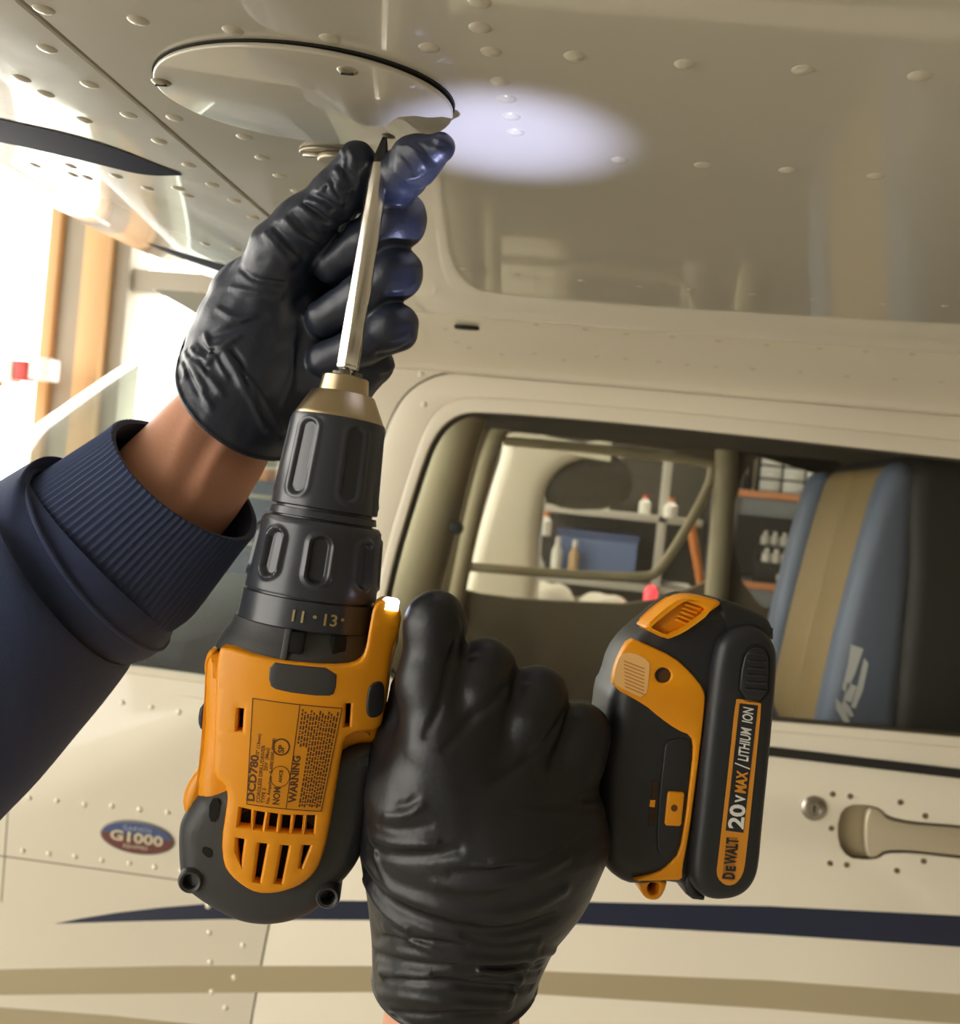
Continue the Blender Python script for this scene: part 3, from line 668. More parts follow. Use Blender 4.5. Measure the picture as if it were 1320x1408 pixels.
for y in _oy:
    p = o_pix(AX, y, 0); q = L(p[0], p[1], 0); _tb.append((q[1], t_depth(p[0], p[1]) / (p[2] * G)))
_tb = np.array(_tb)
def remap(me):
    b = me
    if isinstance(me, bpy.types.Mesh): b = bmesh.new(); b.from_mesh(me)
    for v in b.verts:
        y = v.co.y; s_ = float(np.interp(y, _oy, _tb[:, 1])); v.co = Vector(((v.co.x - AX) * s_, float(np.interp(y, _oy, _tb[:, 0])), v.co.z * s_))
    if b is not me: b.to_mesh(me); b.free()
    return me
M_yel = mat('yellow_plastic', (234, 152, 5), .42, var=.06, vscale=60, bump=.08, bscale=900, bdist=.0004)
M_blk = mat('black_tool_plastic', (32, 34, 37), .46, var=.12, vscale=80, bump=.12, bscale=1400, bdist=.0004)
M_rub = mat('black_overmould', (56, 57, 58), .52, var=.12, vscale=90, bump=.2, bscale=1600, bdist=.0004)
M_slv = mat('chuck_black', (50, 53, 60), .30, var=.2, vscale=70, bump=.08, bscale=700, bdist=.0004)
M_steelb = mat('chuck_steel', (196, 178, 146), .3, metal=1., var=.12, vscale=120)
M_void = mat('vent_black', (8, 8, 9), .9)
M_lab = mat('label_orange', (216, 142, 16), .35)
M_ink = mat('label_ink', (84, 48, 8), .6)
M_wht = mat('label_white', (226, 224, 218), .5)
M_org = mat('label_gold', (214, 142, 40), .45)
drill = bpy.data.objects.new('cordless_drill', None); COL.objects.link(drill); drill.empty_display_size = .05
drill.matrix_world = Matrix(pose.tolist())
tag(drill, 'yellow and black cordless drill with battery held by gloved hands', 'drill')
TA = Matrix.Translation((AX, 0, 0))
def part(name, me, m, parent=None, smooth=True):
    return link(name, me, m, drill if parent is None else parent, smooth)
def lat(prof, seg=96, rfun=None):
    me = lathe(prof, seg, rfun); me.transform(TA); return remap(me)
# chuck
nose = part('chuck_nose', lat([(-.0088, .0085), (-.0086, .0132), (-.0088, .0134), (-.0205, .0180), (-.0215, .0184), (-.024, .0184)], 72), M_steelb)
part('chuck_collar', lat([(.0, .0062), (.0008, .0092), (.0002, .0098), (-.0088, .0106), (-.0095, .0100)], 72), M_steelb, nose)
for k in range(3):
    a = math.radians(90 + 120 * k + 20)
    jb = box_bm((-.0022, -.004, .0028), (.0022, .0042, .0066), .0006); bmesh.ops.transform(jb, matrix=TA @ Matrix.Rotation(a, 4, 'Y'), verts=jb.verts[:])
    part('chuck_jaw', remap(jb), mat('jaw_steel', (120, 116, 106), .35, metal=1.) if k == 0 else bpy.data.materials['jaw_steel'], nose)
def flute(t, y, r, y0, y1, n, ph, wid, dep, ridge):
    ss = lambda a, b, x: min(1, max(0, (x - a) / (b - a))) ** 2 * (3 - 2 * min(1, max(0, (x - a) / (b - a))))
    p = ((t - ph) / (2 * math.pi) * n) % 1.0 - .5
    u = abs(p) * 2 * math.pi / n * r                      # arc distance from flute centre
    if y > y1: e = math.hypot(u, y - y1)
    elif y < y0: e = math.hypot(u, y - y0)
    else: e = u
    return r - dep * (1 - ss(wid * .72, wid, e)) + ridge * math.exp(-((e - wid * 1.22) / (wid * .25)) ** 2)
ys = lambda a, b, n: list(np.linspace(a, b, n))
pr = [(-.0222, .0180), (-.0224, .0190)] + [(y, .0193 + (.0206 - .0193) * (-.0235 - y) / .0425) for y in ys(-.0235, -.0660, 60)] + [(-.0664, .0202), (-.0666, .0186)]
part('chuck_sleeve', lat(pr, 240, lambda t, y, r: flute(t, y, r, -.0575, -.030, 6, math.radians(-62), .0040, .0011, .0004) if -.065 < y < -.0235 else r), M_slv)
pr = [(-.0664, .0186), (-.0676, .0186), (-.0678, .0203), (-.0708, .0207), (-.0712, .0192), (-.0725, .0192)]
part('sleeve_band', lat(pr, 96), M_slv)
pr = [(-.0716, .0190), (-.0720, .0218), (-.0740, .0230)] + [(y, .0230 + (.0241 - .0230) * (-.075 - y) / .029) for y in ys(-.075, -.1030, 48)] + [(-.1033, .0239), (-.1035, .0226)]
ring = part('clutch_ring', lat(pr, 288, lambda t, y, r: flute(t, y, r, -.0935, -.0815, 8, math.radians(-17), .0036, .0015, .0010) if -.1025 < y < -.0755 else r), M_slv)
part('number_band', lat([(-.1034, .0226), (-.1042, .0226), (-.1044, .0243), (-.1150, .0247), (-.1156, .0240)], 96), M_slv)
for s, ang in [('11', -4), ('13', 21)]:
    a = math.radians(ang); rr_ = .0249
    p = (AX + rr_ * math.sin(a), -.1122, rr_ * math.cos(a))
    part('clutch_number', remap(text_mesh(s, .0062, .0001, frame_m(p, (math.cos(a), 0, -math.sin(a)), (0, 1, 0), (math.sin(a), 0, math.cos(a))), .00008, 1.0, 0, 'CENTER')), mat('number_gold', (168, 148, 104), .5) if s == '11' else bpy.data.materials['number_gold'], ring)
for ang in (9, 32):
    a = math.radians(ang); p = (AX + .0249 * math.sin(a), -.1095, .0249 * math.cos(a))
    part('clutch_mark', remap(extr([(.0007 * math.cos(q), .0007 * math.sin(q)) for q in np.linspace(0, 6.28, 9)[:-1]], [], 0, .0001, 0, frame_m(p, (math.cos(a), 0, -math.sin(a)), (0, 1, 0), (math.sin(a), 0, math.cos(a))))), bpy.data.materials['number_gold'], ring)
gear = part('gear_case', lat([(-.1150, .0236), (-.1154, .0254), (-.1190, .0262), (-.1215, .0276), (-.1262, .0296), (-.1275, .0298), (-.1305, .0299), (-.1308, .0270)], 96), M_rub)
gear.data.transform(Matrix.Diagonal((1, 1, .87, 1)))
for ang in (-2, 33):
    a = math.radians(ang); bb = box_bm((-.0028, -.1235, .0205), (.0028, -.1158, .0262 - .0012 * (ang > 0)), .0008); bmesh.ops.transform(bb, matrix=TA @ Matrix.Rotation(a, 4, 'Y'), verts=bb.verts[:])
    part('screw_recess', remap(bb), M_void, gear)
bb = box_bm((-.0011, -.1290, .0215), (.0011, -.1150, .0266), .0004); bmesh.ops.transform(bb, matrix=TA @ Matrix.Rotation(math.radians(-9), 4, 'Y'), verts=bb.verts[:]); part('case_rib', remap(bb), M_rub, gear)
# housing
XC = .000
def bend(me, k=.0085, xw=.034, step=.003):
    b = bmesh.new()
    b.from_mesh(me); bmesh.ops.remove_doubles(b, verts=b.verts[:], dist=2e-6); bmesh.ops.triangulate(b, faces=b.faces[:])
    xs_ = [v.co.x for v in b.verts]
    for x in np.arange(min(xs_) + step, max(xs_), step):
        bmesh.ops.bisect_plane(b, geom=b.verts[:] + b.edges[:] + b.faces[:], plane_co=(float(x), 0, 0), plane_no=(1, 0, 0))
    for v in b.verts: v.co.z -= k * ((v.co.x - XC) / xw) ** 2
    b.to_mesh(me); b.free(); return me
hs = L2(chaikin([(306, 889), (291, 893), (288, 935), (288, 1000), (276, 1075), (285, 1115), (330, 1130), (460, 1110), (474, 1026), (486, 1014), (521, 1011), (527, 993), (540, 897), (549, 872), (546, 848), (520, 850), (506, 900), (478, 915)], 1), .002)
house = part('motor_housing', extr(hs, [], -.0285, .0205, .0085, None, 5), M_yel)
rear = L2(chaikin([(280, 1078), (300, 1070), (470, 1020), (500, 1010), (522, 1012), (516, 1080), (502, 1150), (490, 1178), (462, 1207), (440, 1232), (410, 1245), (375, 1250), (340, 1246), (310, 1233), (283, 1218), (261, 1203), (255, 1180), (253, 1130), (258, 1112)], 2), .004)
cap_ = part('rear_overmould', bend(extr(rear, [], -.027, .0245, .0075, None, 5), .004), M_rub)
pan = chaikin([(302, 890), (361, 905), (420, 913), (473, 917), (492, 914), (502, 902), (508, 865), (514, 834), (528, 826), (542, 830), (554, 846), (549, 876), (540, 897), (533, 945), (527, 993), (522, 1009), (504, 1011), (486, 1012), (473, 1020), (468, 1045), (463, 1076), (450, 1155), (440, 1190), (430, 1207), (416, 1218), (400, 1225), (376, 1230), (352, 1229), (334, 1220), (316, 1206), (306, 1191), (303, 1159), (310, 1114), (312, 1095), (306, 1080), (292, 1074), (290, 1040), (292, 1000), (293, 938), (295, 905)], 1)
ZP = .0310
sl6 = [[(330, 1112), (345, 1115), (344, 1139), (327, 1138)], [(351, 1116), (364, 1118), (360, 1141.5), (348, 1140)], [(370, 1118), (382, 1120), (379, 1143.6), (367, 1142)], [(387, 1121), (399.5, 1122.5), (397, 1146), (385, 1145)], [(405.5, 1122), (416.5, 1123), (414, 1147.5), (402, 1146)], [(421, 1123), (432.6, 1124), (430, 1149), (419, 1148)]]
sl4 = [[(325, 1154), (335.5, 1155), (330, 1195), (325, 1171)], [(355.6, 1159.5), (367, 1160.6), (356.7, 1214.7), (348.6, 1212.6)], [(387.5, 1162.7), (397, 1163.8), (386.4, 1216.8), (378.3, 1215.8)], [(416.7, 1164.4), (426.7, 1164.8), (413.5, 1196.7), (411.5, 1196)]]
sl2 = [[(326, 976), (334, 976), (332, 1007), (324, 1007)], [(475, 970), (482, 970), (480, 1003), (473, 1003)]]
panel_ = part('side_panel', panel_mesh(L2(pan, ZP), [L2(q, ZP) for q in sl6 + sl4 + sl2], .012, ZP, .0010, .0026, lambda x: -.0085 * ((x - XC) / .034) ** 2), M_yel)
part('vent_void', bend(extr(L2(chaikin([(322, 1105), (438, 1118), (428, 1200), (385, 1222), (340, 1212), (320, 1180)], 1), .022), [], .0235, .0255, 0)), M_void, panel_)
for q in sl2: part('slot_void', bend(extr(L2([(x + (x - 328) * 0 + dx, y + dy) for (x, y), (dx, dy) in zip(q, [(-2, -2), (2, -2), (2, 2), (-2, 2)])], .022), [], .0235, .0242, 0)), M_void, panel_)
part('grip_pad', bend(extr(L2(chaikin([(371, 910), (400, 914), (463, 920), (461, 954), (450, 959), (383, 950), (369, 942)], 1), ZP), [], ZP - .004, ZP + .0005, .0006)), M_rub, panel_)
part('direction_button', bend(extr(L2(chaikin([(508, 940), (528, 938), (529, 965), (526, 988), (504, 990), (503, 965)], 2), ZP - .004), [], ZP - .006, ZP + .0012, .0012, None, 3)), M_blk, panel_)
# top rail with bumper and gear selector
rail = L2(chaikin([(302, 892), (290, 891), (283, 904), (281, 925), (290, 938), (288, 970), (280, 1012), (274, 1056), (262, 1068), (251, 1095), (255, 1118), (268, 1124), (281, 1102), (289, 1076), (296, 1000), (300, 940)], 1), .012)
part('top_rail', extr(rail, [], -.014, .0165, .004, None, 4), M_yel)
part('speed_selector', extr(L2(chaikin([(277, 967), (292, 965), (290, 1003), (278, 1003), (273, 990)], 1), .004), [], -.007, .007, .0012, None, 3), M_blk)
for q in ([(288, 1100), (303, 1098), (300, 1130), (287, 1129)], [(279, 1163), (293, 1168), (290, 1181), (277, 1173)]):
    part('vent_void', bend(extr(L2(chaikin(q, 1), .023), [], .0205, .0248, 0), .004), M_void, cap_)
for (px, py) in ((270, 1196), (453, 1217)):
    p = L(px, py, .012); me = lathe([(0, .0052), (.013, .0050), (.0145, .0040), (.0140, .0030), (.008, .0029)], 28); me.transform(Matrix.Translation((p[0], p[1], .0078)) @ Matrix.Rotation(math.pi / 2, 4, 'X') @ Matrix.Diagonal((.92, 1.15, .92, 1))); part('screw_boss', me, M_rub, cap_)
# printed rating label on the panel
lbq = [(347, 961), (470, 976), (441, 1118), (339, 1106)]
LQ = [np.array(L(x, y, ZP)[:2]) for x, y in lbq]
plate = part('rating_label', bend(extr([tuple(p) for p in LQ], [], ZP - .001, ZP + .00015, 0)), M_lab, panel_)
def line_s(a, b, wd): 
    a, b = np.array(a), np.array(b); d = b - a; n = np.array([-d[1], d[0]]) / np.linalg.norm(d) * wd / 2; return [tuple(a + n), tuple(b + n), tuple(b - n), tuple(a - n)]
lerp2 = lambda u, v: (LQ[0] * (1 - u) + LQ[1] * u) * (1 - v) + (LQ[3] * (1 - u) + LQ[2] * u) * v     # u across, v downwards
rul = [line_s(lerp2(.0, .0), lerp2(1, 0), .0003), line_s(lerp2(1, 0), lerp2(1, 1), .0003), line_s(lerp2(1, 1), lerp2(0, 1), .0003), line_s(lerp2(0, 1), lerp2(0, 0), .0003), line_s(lerp2(.53, 0), lerp2(.53, 1), .0003)]
part('label_rule', bend((lambda b: (lambda me: (b.to_mesh(me), b.free(), me)[2])(bpy.data.meshes.new('r')))(join([extr(q, [], ZP + .0001, ZP + .00025, 0) for q in rul]))), M_ink, panel_)
dv = lerp2(.3, 0) - lerp2(.3, 1); dv /= np.linalg.norm(dv); du = np.array([-dv[1], dv[0]])
def ltext(s, u, v, size, bold=0., xs=1.):
    p = lerp2(u, v); return part('label_lettering', bend(text_mesh(s, size * 1.3, .00006, frame_m((p[0], p[1], ZP + .0002), (dv[0], dv[1], 0), (du[0], du[1], 0), (0, 0, 1)), bold, xs), step=.004), M_ink, panel_)
ltext('DCD780', .095, .97, .0030, .00012, 1.15)
ltext('1/2" (13mm)', .115, .55, .0013, .00002)
ltext('CORDLESS DRILL/DRIVER', .17, .97, .0014, .00002)
ltext('TYPE 2', .235, .97, .0014, .00002); ltext('20V  (Max)', .235, .66, .0014, .00002)
ltext('No. Amps/min  0-600/2000 (RPM)', .30, .97, .0013, .00002)
ltext('NOM', .43, .97, .0026, .00008, .80); ltext('ANCE', .43, .755, .0013, .00004)
ltext('SP', .41, .475, .0022, .00008)
ltext('WARNING', .645, .93, .0028, .00014, .95)
cc = lerp2(.375, .42); part('approval_mark', bend((lambda q: extr(q(.0031), [q(.0026)], ZP + .00018, ZP + .0003, 0))(lambda r: [(cc[0] + r * math.cos(t), cc[1] + r * math.sin(t)) for t in np.linspace(0, 6.2832, 25)[:-1]])), M_ink, panel_)
cc2 = lerp2(.40, .70); part('approval_mark', bend((lambda q: extr(q(.0035), [q(.0033)], ZP + .00018, ZP + .0003, 0))(lambda r: [(cc2[0] + r * math.cos(t), cc2[1] + 1.1 * r * math.sin(t)) for t in np.linspace(0, 6.2832, 25)[:-1]])), M_ink, panel_)
rg = random.Random(3); bars = []
for i, u in enumerate(np.linspace(.57, .965, 13)):
    v = .04 + .02 * (i % 3); vend = .40 if u < .69 else .97
    while v < vend - .02:
        ln = rg.uniform(.012, .05); bars.append(line_s(lerp2(u, v), lerp2(u, min(vend, v + ln)), .00062)); v += ln + .011
    if u > .60 and u < .70: pass
fine = join([extr(q, [], ZP + .00016, ZP + .00022, 0) for q in bars]); me = bpy.data.meshes.new('f'); fine.to_mesh(me); fine.free()
part('fine_print', bend(me), M_ink, panel_)['kind'] = 'stuff'
# handle (inside the gloved hand)
hp = [((474, 1075), (540, 960)), ((560, 1090), (600, 985)), ((680, 1100), (720, 990)), ((780, 1110), (815, 985)), ((850, 1130), (850, 970))]
P = []
for (a, b) in hp:
    A, B_ = L(*a, 0), L(*b, 0); c = (A + B_) / 2; hv = (B_ - A) / 2
    P.append([c + hv * np.sign(math.cos(t)) * abs(math.cos(t)) ** .8 + np.array([0, 0, .0165]) * np.sign(math.sin(t)) * abs(math.sin(t)) ** .8 for t in np.linspace(0, 2 * math.pi, 32, endpoint=False)])
grip = part('handle', grid_mesh(np.array(P), closed_v=True, cap0=True, cap1=True), M_rub)
tr = L2(chaikin([(548, 1010), (556, 940), (575, 930), (590, 950), (588, 1000), (570, 1020)], 2), 0)
part('trigger', extr(tr, [], -.008, .008, .003, None, 3), M_blk)
# foot
ft = L2(chaikin([(943, 818), (921, 831), (886, 861), (869, 875), (850, 901), (841, 935), (833, 946), (828, 990), (815, 1060), (812, 1130), (822, 1178), (842, 1200), (866, 1209), (905, 1204), (936, 1208), (952, 1180), (965, 1080), (985, 960), (1010, 870), (1000, 832), (966, 819)], 1), .012)
foot = part('foot', extr(ft, [], -.016, .0245, .009, None, 5), M_blk)
belt = chaikin([(866, 877), (884, 884), (925, 902), (950, 925), (967, 947), (969, 962), (965, 1000), (958, 1060), (946, 1150), (937, 1195), (938, 1209), (916, 1209), (905, 1210), (868, 1210), (880, 1206), (905, 1199), (918, 1189), (934, 1172), (941, 1130), (947, 1080), (953, 1030), (950, 1011), (930, 1003), (905, 985), (885, 968), (842, 945), (843, 925), (851, 902)], 1)
part('foot_band', extr(L2(belt, .0245), [L2([(911 + 11 * math.cos(t), 928 + 10.5 * math.sin(t)) for t in np.linspace(0, 6.2832, 21)[:-1]], .0245)], .0205, .0258, .0008, None, 2), M_yel, foot)
hl = L(911, 928, .02); me = lathe([(0, .0032), (.002, .0032)], 20); me.transform(Matrix.Translation((hl[0], hl[1], .0228)) @ Matrix.Rotation(math.pi / 2, 4, 'X')); part('hole_void', me, mat('hole_brown', (74, 44, 10), .8), foot)
tab = L2(chaikin([(866, 1205), (877, 1213), (880, 1226), (889, 1234), (903, 1234), (911, 1223), (916, 1206)], 1), .016)
part('lanyard_tab', extr(tab, [L2([(896 + 8 * math.cos(t), 1218 + 9 * math.sin(t)) for t in np.linspace(0, 6.2832, 21)[:-1]], .016)], .004, .019, .001, None, 2), M_yel, foot)
part('hole_void', extr(L2([(896 + 9 * math.cos(t), 1218 + 10 * math.sin(t)) for t in np.linspace(0, 6.2832, 21)[:-1]], .013), [], .006, .010, 0), M_void, foot)
part('side_plate', extr(L2(chaikin([(914, 1018), (945, 1012), (951, 1030), (945, 1090), (936, 1150), (928, 1172), (908, 1178), (902, 1165), (905, 1100), (912, 1040)], 2), .0245), [], .021, .0254, .0007, None, 2), M_blk, foot)
sp = part('screw_pad', extr(L2([(920, 1088), (939, 1089), (941, 1092), (937, 1133), (934, 1136), (916, 1135), (914, 1132), (918, 1091)], .0258), [], .022, .0264, .0007, None, 2), M_yel, foot)
p = L(927, 1111, .0264); me = lathe([(0, .0013), (.0003, .0013)], 16); me.transform(Matrix.Translation((p[0], p[1], .0263)) @ Matrix.Rotation(math.pi / 2, 4, 'X')); part('screw', me, mat('screw_bronze', (110, 70, 20), .5, metal=.3), foot)
part('slot_void', extr(L2([(898, 1073), (905, 1074), (899, 1137), (891, 1136)], .0247), [], .022, .0249, 0), mat('slot_brown', (52, 28, 8), .8), foot)
part('slot_tab', extr(L2([(894.5, 1100), (901, 1100), (900, 1110), (893, 1109)], .0249), [], .023, .0252, 0), M_yel, foot)
# warning sticker with faded print on the band
stk = [(853, 900), (868, 896), (893, 908), (893, 925), (888, 962), (858, 948), (843, 940), (846, 918)]
part('sticker', extr(L2(chaikin(stk, 1), .0259), [], .0255, .0260, 0), mat('sticker_peach', (240, 190, 120), .45), foot)
bars = []
for i in range(8):
    a, b = np.array([858 + 1. * i * .2, 908 + i * 5.0]), np.array([886 - i * .1, 919 + i * 5.0])
    bars.append(extr(L2([tuple(a), tuple(b), tuple(b + [0, 1.5]), tuple(a + [0, 1.5])], .0261), [], .0260, .0262, 0))
part('fine_print', join(bars), mat('print_faded', (186, 130, 62), .6), foot)['kind'] = 'stuff'
# light pocket on the front corner
pk_o = L2(chaikin([(942, 818), (966, 819), (990, 826), (986, 834), (955, 852), (925, 876), (915, 879), (885, 864), (888, 858), (921, 831)], 1), .0262)
pk_i = L2(chaikin([(937, 825), (964, 834), (970, 839), (945, 858), (926, 869), (914, 871), (891, 862), (912, 842)], 1), .0262)
pocket = part('belt_hook_pocket', extr(pk_o, [pk_i], .014, .0285, .0014, None, 3), M_yel, foot)
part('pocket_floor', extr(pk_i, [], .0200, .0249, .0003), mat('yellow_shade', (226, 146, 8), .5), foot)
for i in range(5):
    a, b = np.array([942 - i * 3.0, 829 + i * 5.2]), np.array([964 - i * 4.5, 836.5 + i * 5.0])
    part('pocket_rib', extr(L2([tuple(a), tuple(b), tuple(b + [-2, 3.2]), tuple(a + [-2, 3.2])], .0255), [], .0235, .0265, .0004), M_yel, foot)
# battery
bo = L2(chaikin([(984, 898), (996, 872), (1022, 860), (1048, 862), (1068, 884), (1073, 909), (1067, 982), (1060, 1060), (1052, 1138), (1047, 1197), (1040, 1216), (1028, 1231), (1009, 1240), (978, 1241), (957, 1226), (950, 1200), (958, 1130), (972, 1000)], 2), .029)
bat = part('battery_pack', extr(bo, [], -.010, .0300, .0050, None, 4), M_blk)
tp_ = L2(chaikin([(985, 823), (1009, 827), (1048, 844), (1058, 850), (1066, 868), (1066, 884), (1040, 875), (1000, 885), (978, 905), (965, 940), (958, 930), (968, 880), (980, 850)], 1), .022)
part('battery_nose', extr(tp_, [], -.010, .024, .005, None, 4), M_blk, bat)
part('battery_rail', extr(L2(chaikin([(962, 960), (985, 900), (996, 900), (968, 1100), (950, 1215), (975, 1238), (944, 1235), (938, 1210), (946, 1150)], 1), .020), [], .006, .022, .002, None, 2), M_blk, bat)
rim_o = L2(chaikin([(1018, 905), (1028, 888), (1043, 884), (1056, 892), (1060, 910), (1057, 968), (1012, 963)], 1), .0300)
rim_i = L2(chaikin([(1020, 908), (1029, 891), (1043, 887), (1054, 894), (1058, 911), (1055, 966), (1014, 961)], 1), .0300)
part('button_gap', extr(rim_o, [rim_i], .0294, .0304, 0), M_void, bat)
rb = part('release_button', extr(inn(rim_i, .97), [], .028, .0307, .0007, None, 2), M_blk, bat)
for i in range(6):
    y0 = 897 + i * 9.8; part('button_rib', extr(L2([(1029 - i * .8, y0), (1053 - i * .2, y0 + 2), (1053 - i * .2, y0 + 5), (1029 - i * .8, y0 + 3)], .0307), [], .0305, .0318, .0004), M_blk, bat)
part('battery_label', extr(L2(chaikin([(1012, 962), (1016, 961), (1044, 965), (1047, 969), (1040, 1040), (1025, 1185), (1021, 1203), (1012, 1215), (1001, 1218), (991, 1213), (985, 1202), (988, 1180), (1004, 1040)], 1), .0303), [], .0300, .0304, 0), M_org, bat)
part('label_field', extr(L2([(1017, 967), (1042, 970), (1022, 1145), (998, 1142)], .0305), [], .0303, .0306, 0), M_blk, bat)
part('label_field', extr(L2([(999, 1151), (1014, 1152), (1008, 1211), (993, 1209)], .0305), [], .0303, .0306, 0), mat('label_brown', (92, 62, 30), .5), bat)
e0, e1 = np.array(L(1011, 1143, .0307)[:2]), np.array(L(1030, 968, .0307)[:2]); dv = (e1 - e0) / np.linalg.norm(e1 - e0); du = np.array([-dv[1], dv[0]])
blen = np.linalg.norm(e1 - e0)
def btext(s, f0, f1, size, m, bold=0., sh=.15, offs=0.):
    me = text_mesh(s, size * 1.15, .00008, None, bold, 1, sh); X = np.array([v.co.x for v in me.vertices]); Yv = np.array([v.co.y for v in me.vertices])
    k = blen * (f1 - f0) / (X.max() - X.min()); p = e0 + dv * blen * f0 + du * offs
    me.transform(Matrix.Diagonal((k, 1, 1, 1)) @ Matrix.Translation((-X.min(), -(Yv.max() + Yv.min()) / 2, 0)))
    me.transform(frame_m((p[0], p[1], .0307), (dv[0], dv[1], 0), (du[0], du[1], 0), (0, 0, 1)))
    return part('label_lettering', me, m, bat)
btext('20', .02, .21, .0072, M_wht, .00022, 0); btext('V', .225, .285, .0046, M_wht, .00018, 0, -.0006); btext('MAX', .30, .475, .0050, M_org, .0002, .12, -.0003)
btext('/', .49, .535, .0075, M_wht, 0, .1); btext('LITHIUM', .55, .815, .0050, M_wht, .00008, .2); btext('ION', .85, .975, .0050, M_wht, .00008, .2)
e0, e1 = np.array(L(1001.5, 1209, .0307)[:2]), np.array(L(1007.5, 1152, .0307)[:2]); dv = (e1 - e0) / np.linalg.norm(e1 - e0); du = np.array([-dv[1], dv[0]]); blen = np.linalg.norm(e1 - e0)
btext('D', .01, .16, .0056, M_blk, .0003, 0); btext('E', .20, .32, .0043, M_blk, .00025, 0, -.0005); btext('WALT', .36, .99, .0056, M_blk, .0002, 0)
bpy.data.materials['label_brown'].node_tree.nodes['Principled BSDF'].inputs['Base Color'].default_value = rgba((168, 108, 28))
# work light beside the chuck: lens and lamp
lp = L(537, 833, .024); me = lathe([(-.004, .0031), (-.0004, .0031), (.0004, .0022)], 20); me.transform(Matrix.Translation((lp[0], lp[1] + .0024, .0225)))
part('led_lens', me, mat('led_lens', (235, 240, 255), .1, emis=(215, 225, 255), estr=6.0))
sl_ = bpy.data.lights.new('led', 'SPOT'); sl_.energy = 4.8; sl_.color = (.56, .60, 1.0); sl_.spot_size = math.radians(35); sl_.spot_blend = 1.0; sl_.shadow_soft_size = .005
so = bpy.data.objects.new('led_light', sl_); COL.objects.link(so)
lw = tool_world((lp[0], lp[1] + .0045, .0225)); tgt = onZ(692, 190, WZ)
so.location = tuple(lw); so.rotation_euler = (Vector(tgt) - Vector(lw)).to_track_quat('-Z', 'Y').to_euler()
# bit holder clamped in the chuck
bh = bpy.data.objects.new('bit_holder', None); COL.objects.link(bh); bh.matrix_world = Matrix(pose.tolist())
tag(bh, 'long shiny steel bit holder standing in the drill chuck', 'tool bit')
def hexr(t, y, r):
    k = 1 if y < .040 else 0
    return r * ((math.cos(math.pi / 6) / math.cos((t + .2) % (math.pi / 3) - math.pi / 6)) ** .45 if k else 1)
sh_ = lathe([(-.02, .0026), (.0006, .0026), (.0010, .0046), (.0018, .0051), (.0035, .0051), (.0038, .0049), (.0042, .0051), (.0240, .00515), (.0395, .00515), (.0402, .0050), (.1345, .0049), (.1372, .0046), (.1376, .0030)], 72, hexr)
sh_.transform(Matrix.Translation((AX, .004, 0))); link('shaft', remap(sh_), mat('polished_steel', (236, 232, 222), .2, metal=1., var=.08, vscale=30, stretch=(60, 1, 60)), bh)
bt = lathe([(.1370, .0042), (.1440, .0041), (.1530, .0027), (.1588, .0016), (.1595, .0006)], 36, lambda t, y, r: r * (1 - (.28 if y > .145 else .1) * (.5 + .5 * math.cos(4 * t))))
bt.transform(Matrix.Translation((AX, .004, 0))); link('bit', remap(bt), mat('bit_dark_steel', (74, 72, 70), .32, metal=.9), bh)
# ================================================================== the mechanic's arms and gloves
M_glove = mat('nitrile_glove_navy', (37, 43, 58), .40, var=.1, vscale=40, bump=.22, bscale=420, bdist=.0008, spec=.5)
M_glove2 = mat('nitrile_glove_black', (21, 22, 25), .42, var=.1, vscale=40, bump=.18, bscale=420, bdist=.0008, spec=.45)
def crumple(m, sc, st, dist):
    nt = m.node_tree; b = nt.nodes['Principled BSDF']; prev = b.inputs['Normal'].links[0].from_socket
    tc = nt.nodes.new('ShaderNodeTexCoord'); n = nt.nodes.new('ShaderNodeTexNoise'); n.noise_type = 'RIDGED_MULTIFRACTAL'
    n.inputs['Scale'].default_value = sc; n.inputs['Detail'].default_value = 3; n.inputs['Distortion'].default_value = .6
    ma = nt.nodes.new('ShaderNodeTexNoise'); ma.inputs['Scale'].default_value = 22
    rp = nt.nodes.new('ShaderNodeMapRange'); rp.inputs['From Min'].default_value = .45; rp.inputs['From Max'].default_value = .65
    mu = nt.nodes.new('ShaderNodeMath'); mu.operation = 'MULTIPLY'
    for q in (n, ma): nt.links.new(tc.outputs['Object'], q.inputs['Vector'])
    nt.links.new(ma.outputs['Fac'], rp.inputs['Value']); nt.links.new(rp.outputs[0], mu.inputs[0]); nt.links.new(n.outputs['Fac'], mu.inputs[1])
    bp = nt.nodes.new('ShaderNodeBump'); bp.inputs['Strength'].default_value = st; bp.inputs['Distance'].default_value = dist
    nt.links.new(mu.outputs[0], bp.inputs['Height']); nt.links.new(prev, bp.inputs['Normal']); nt.links.new(bp.outputs[0], b.inputs['Normal'])
crumple(M_glove, 70, .5, .0016); crumple(M_glove2, 55, .25, .0012)
M_skin = mat('skin', (208, 152, 124), .5, var=.1, vscale=25, bump=.25, bscale=500, bdist=.0006, sss=.12, spec=.4)
M_fab = mat('navy_fleece', (58, 68, 98), .95, var=.12, vscale=150, bump=.5, bscale=1500, bdist=.0008, spec=.15, sheen=.15)
M_rib = mat('navy_rib_knit', (60, 70, 100), .95, var=.1, vscale=150, bump=.35, bscale=1800, bdist=.0006, spec=.15, sheen=.15)
def cap(P, a, b, ra, rb):
    v = b - a; t = np.clip((P - a) @ v / (v @ v), 0, 1); return np.linalg.norm(P - a - t[:, None] * v, axis=1) - (ra + (rb - ra) * t)
def smin(a, b, k):
    h_ = np.maximum(k - np.abs(a - b), 0) / k; return np.minimum(a, b) - h_ * h_ * k * .25
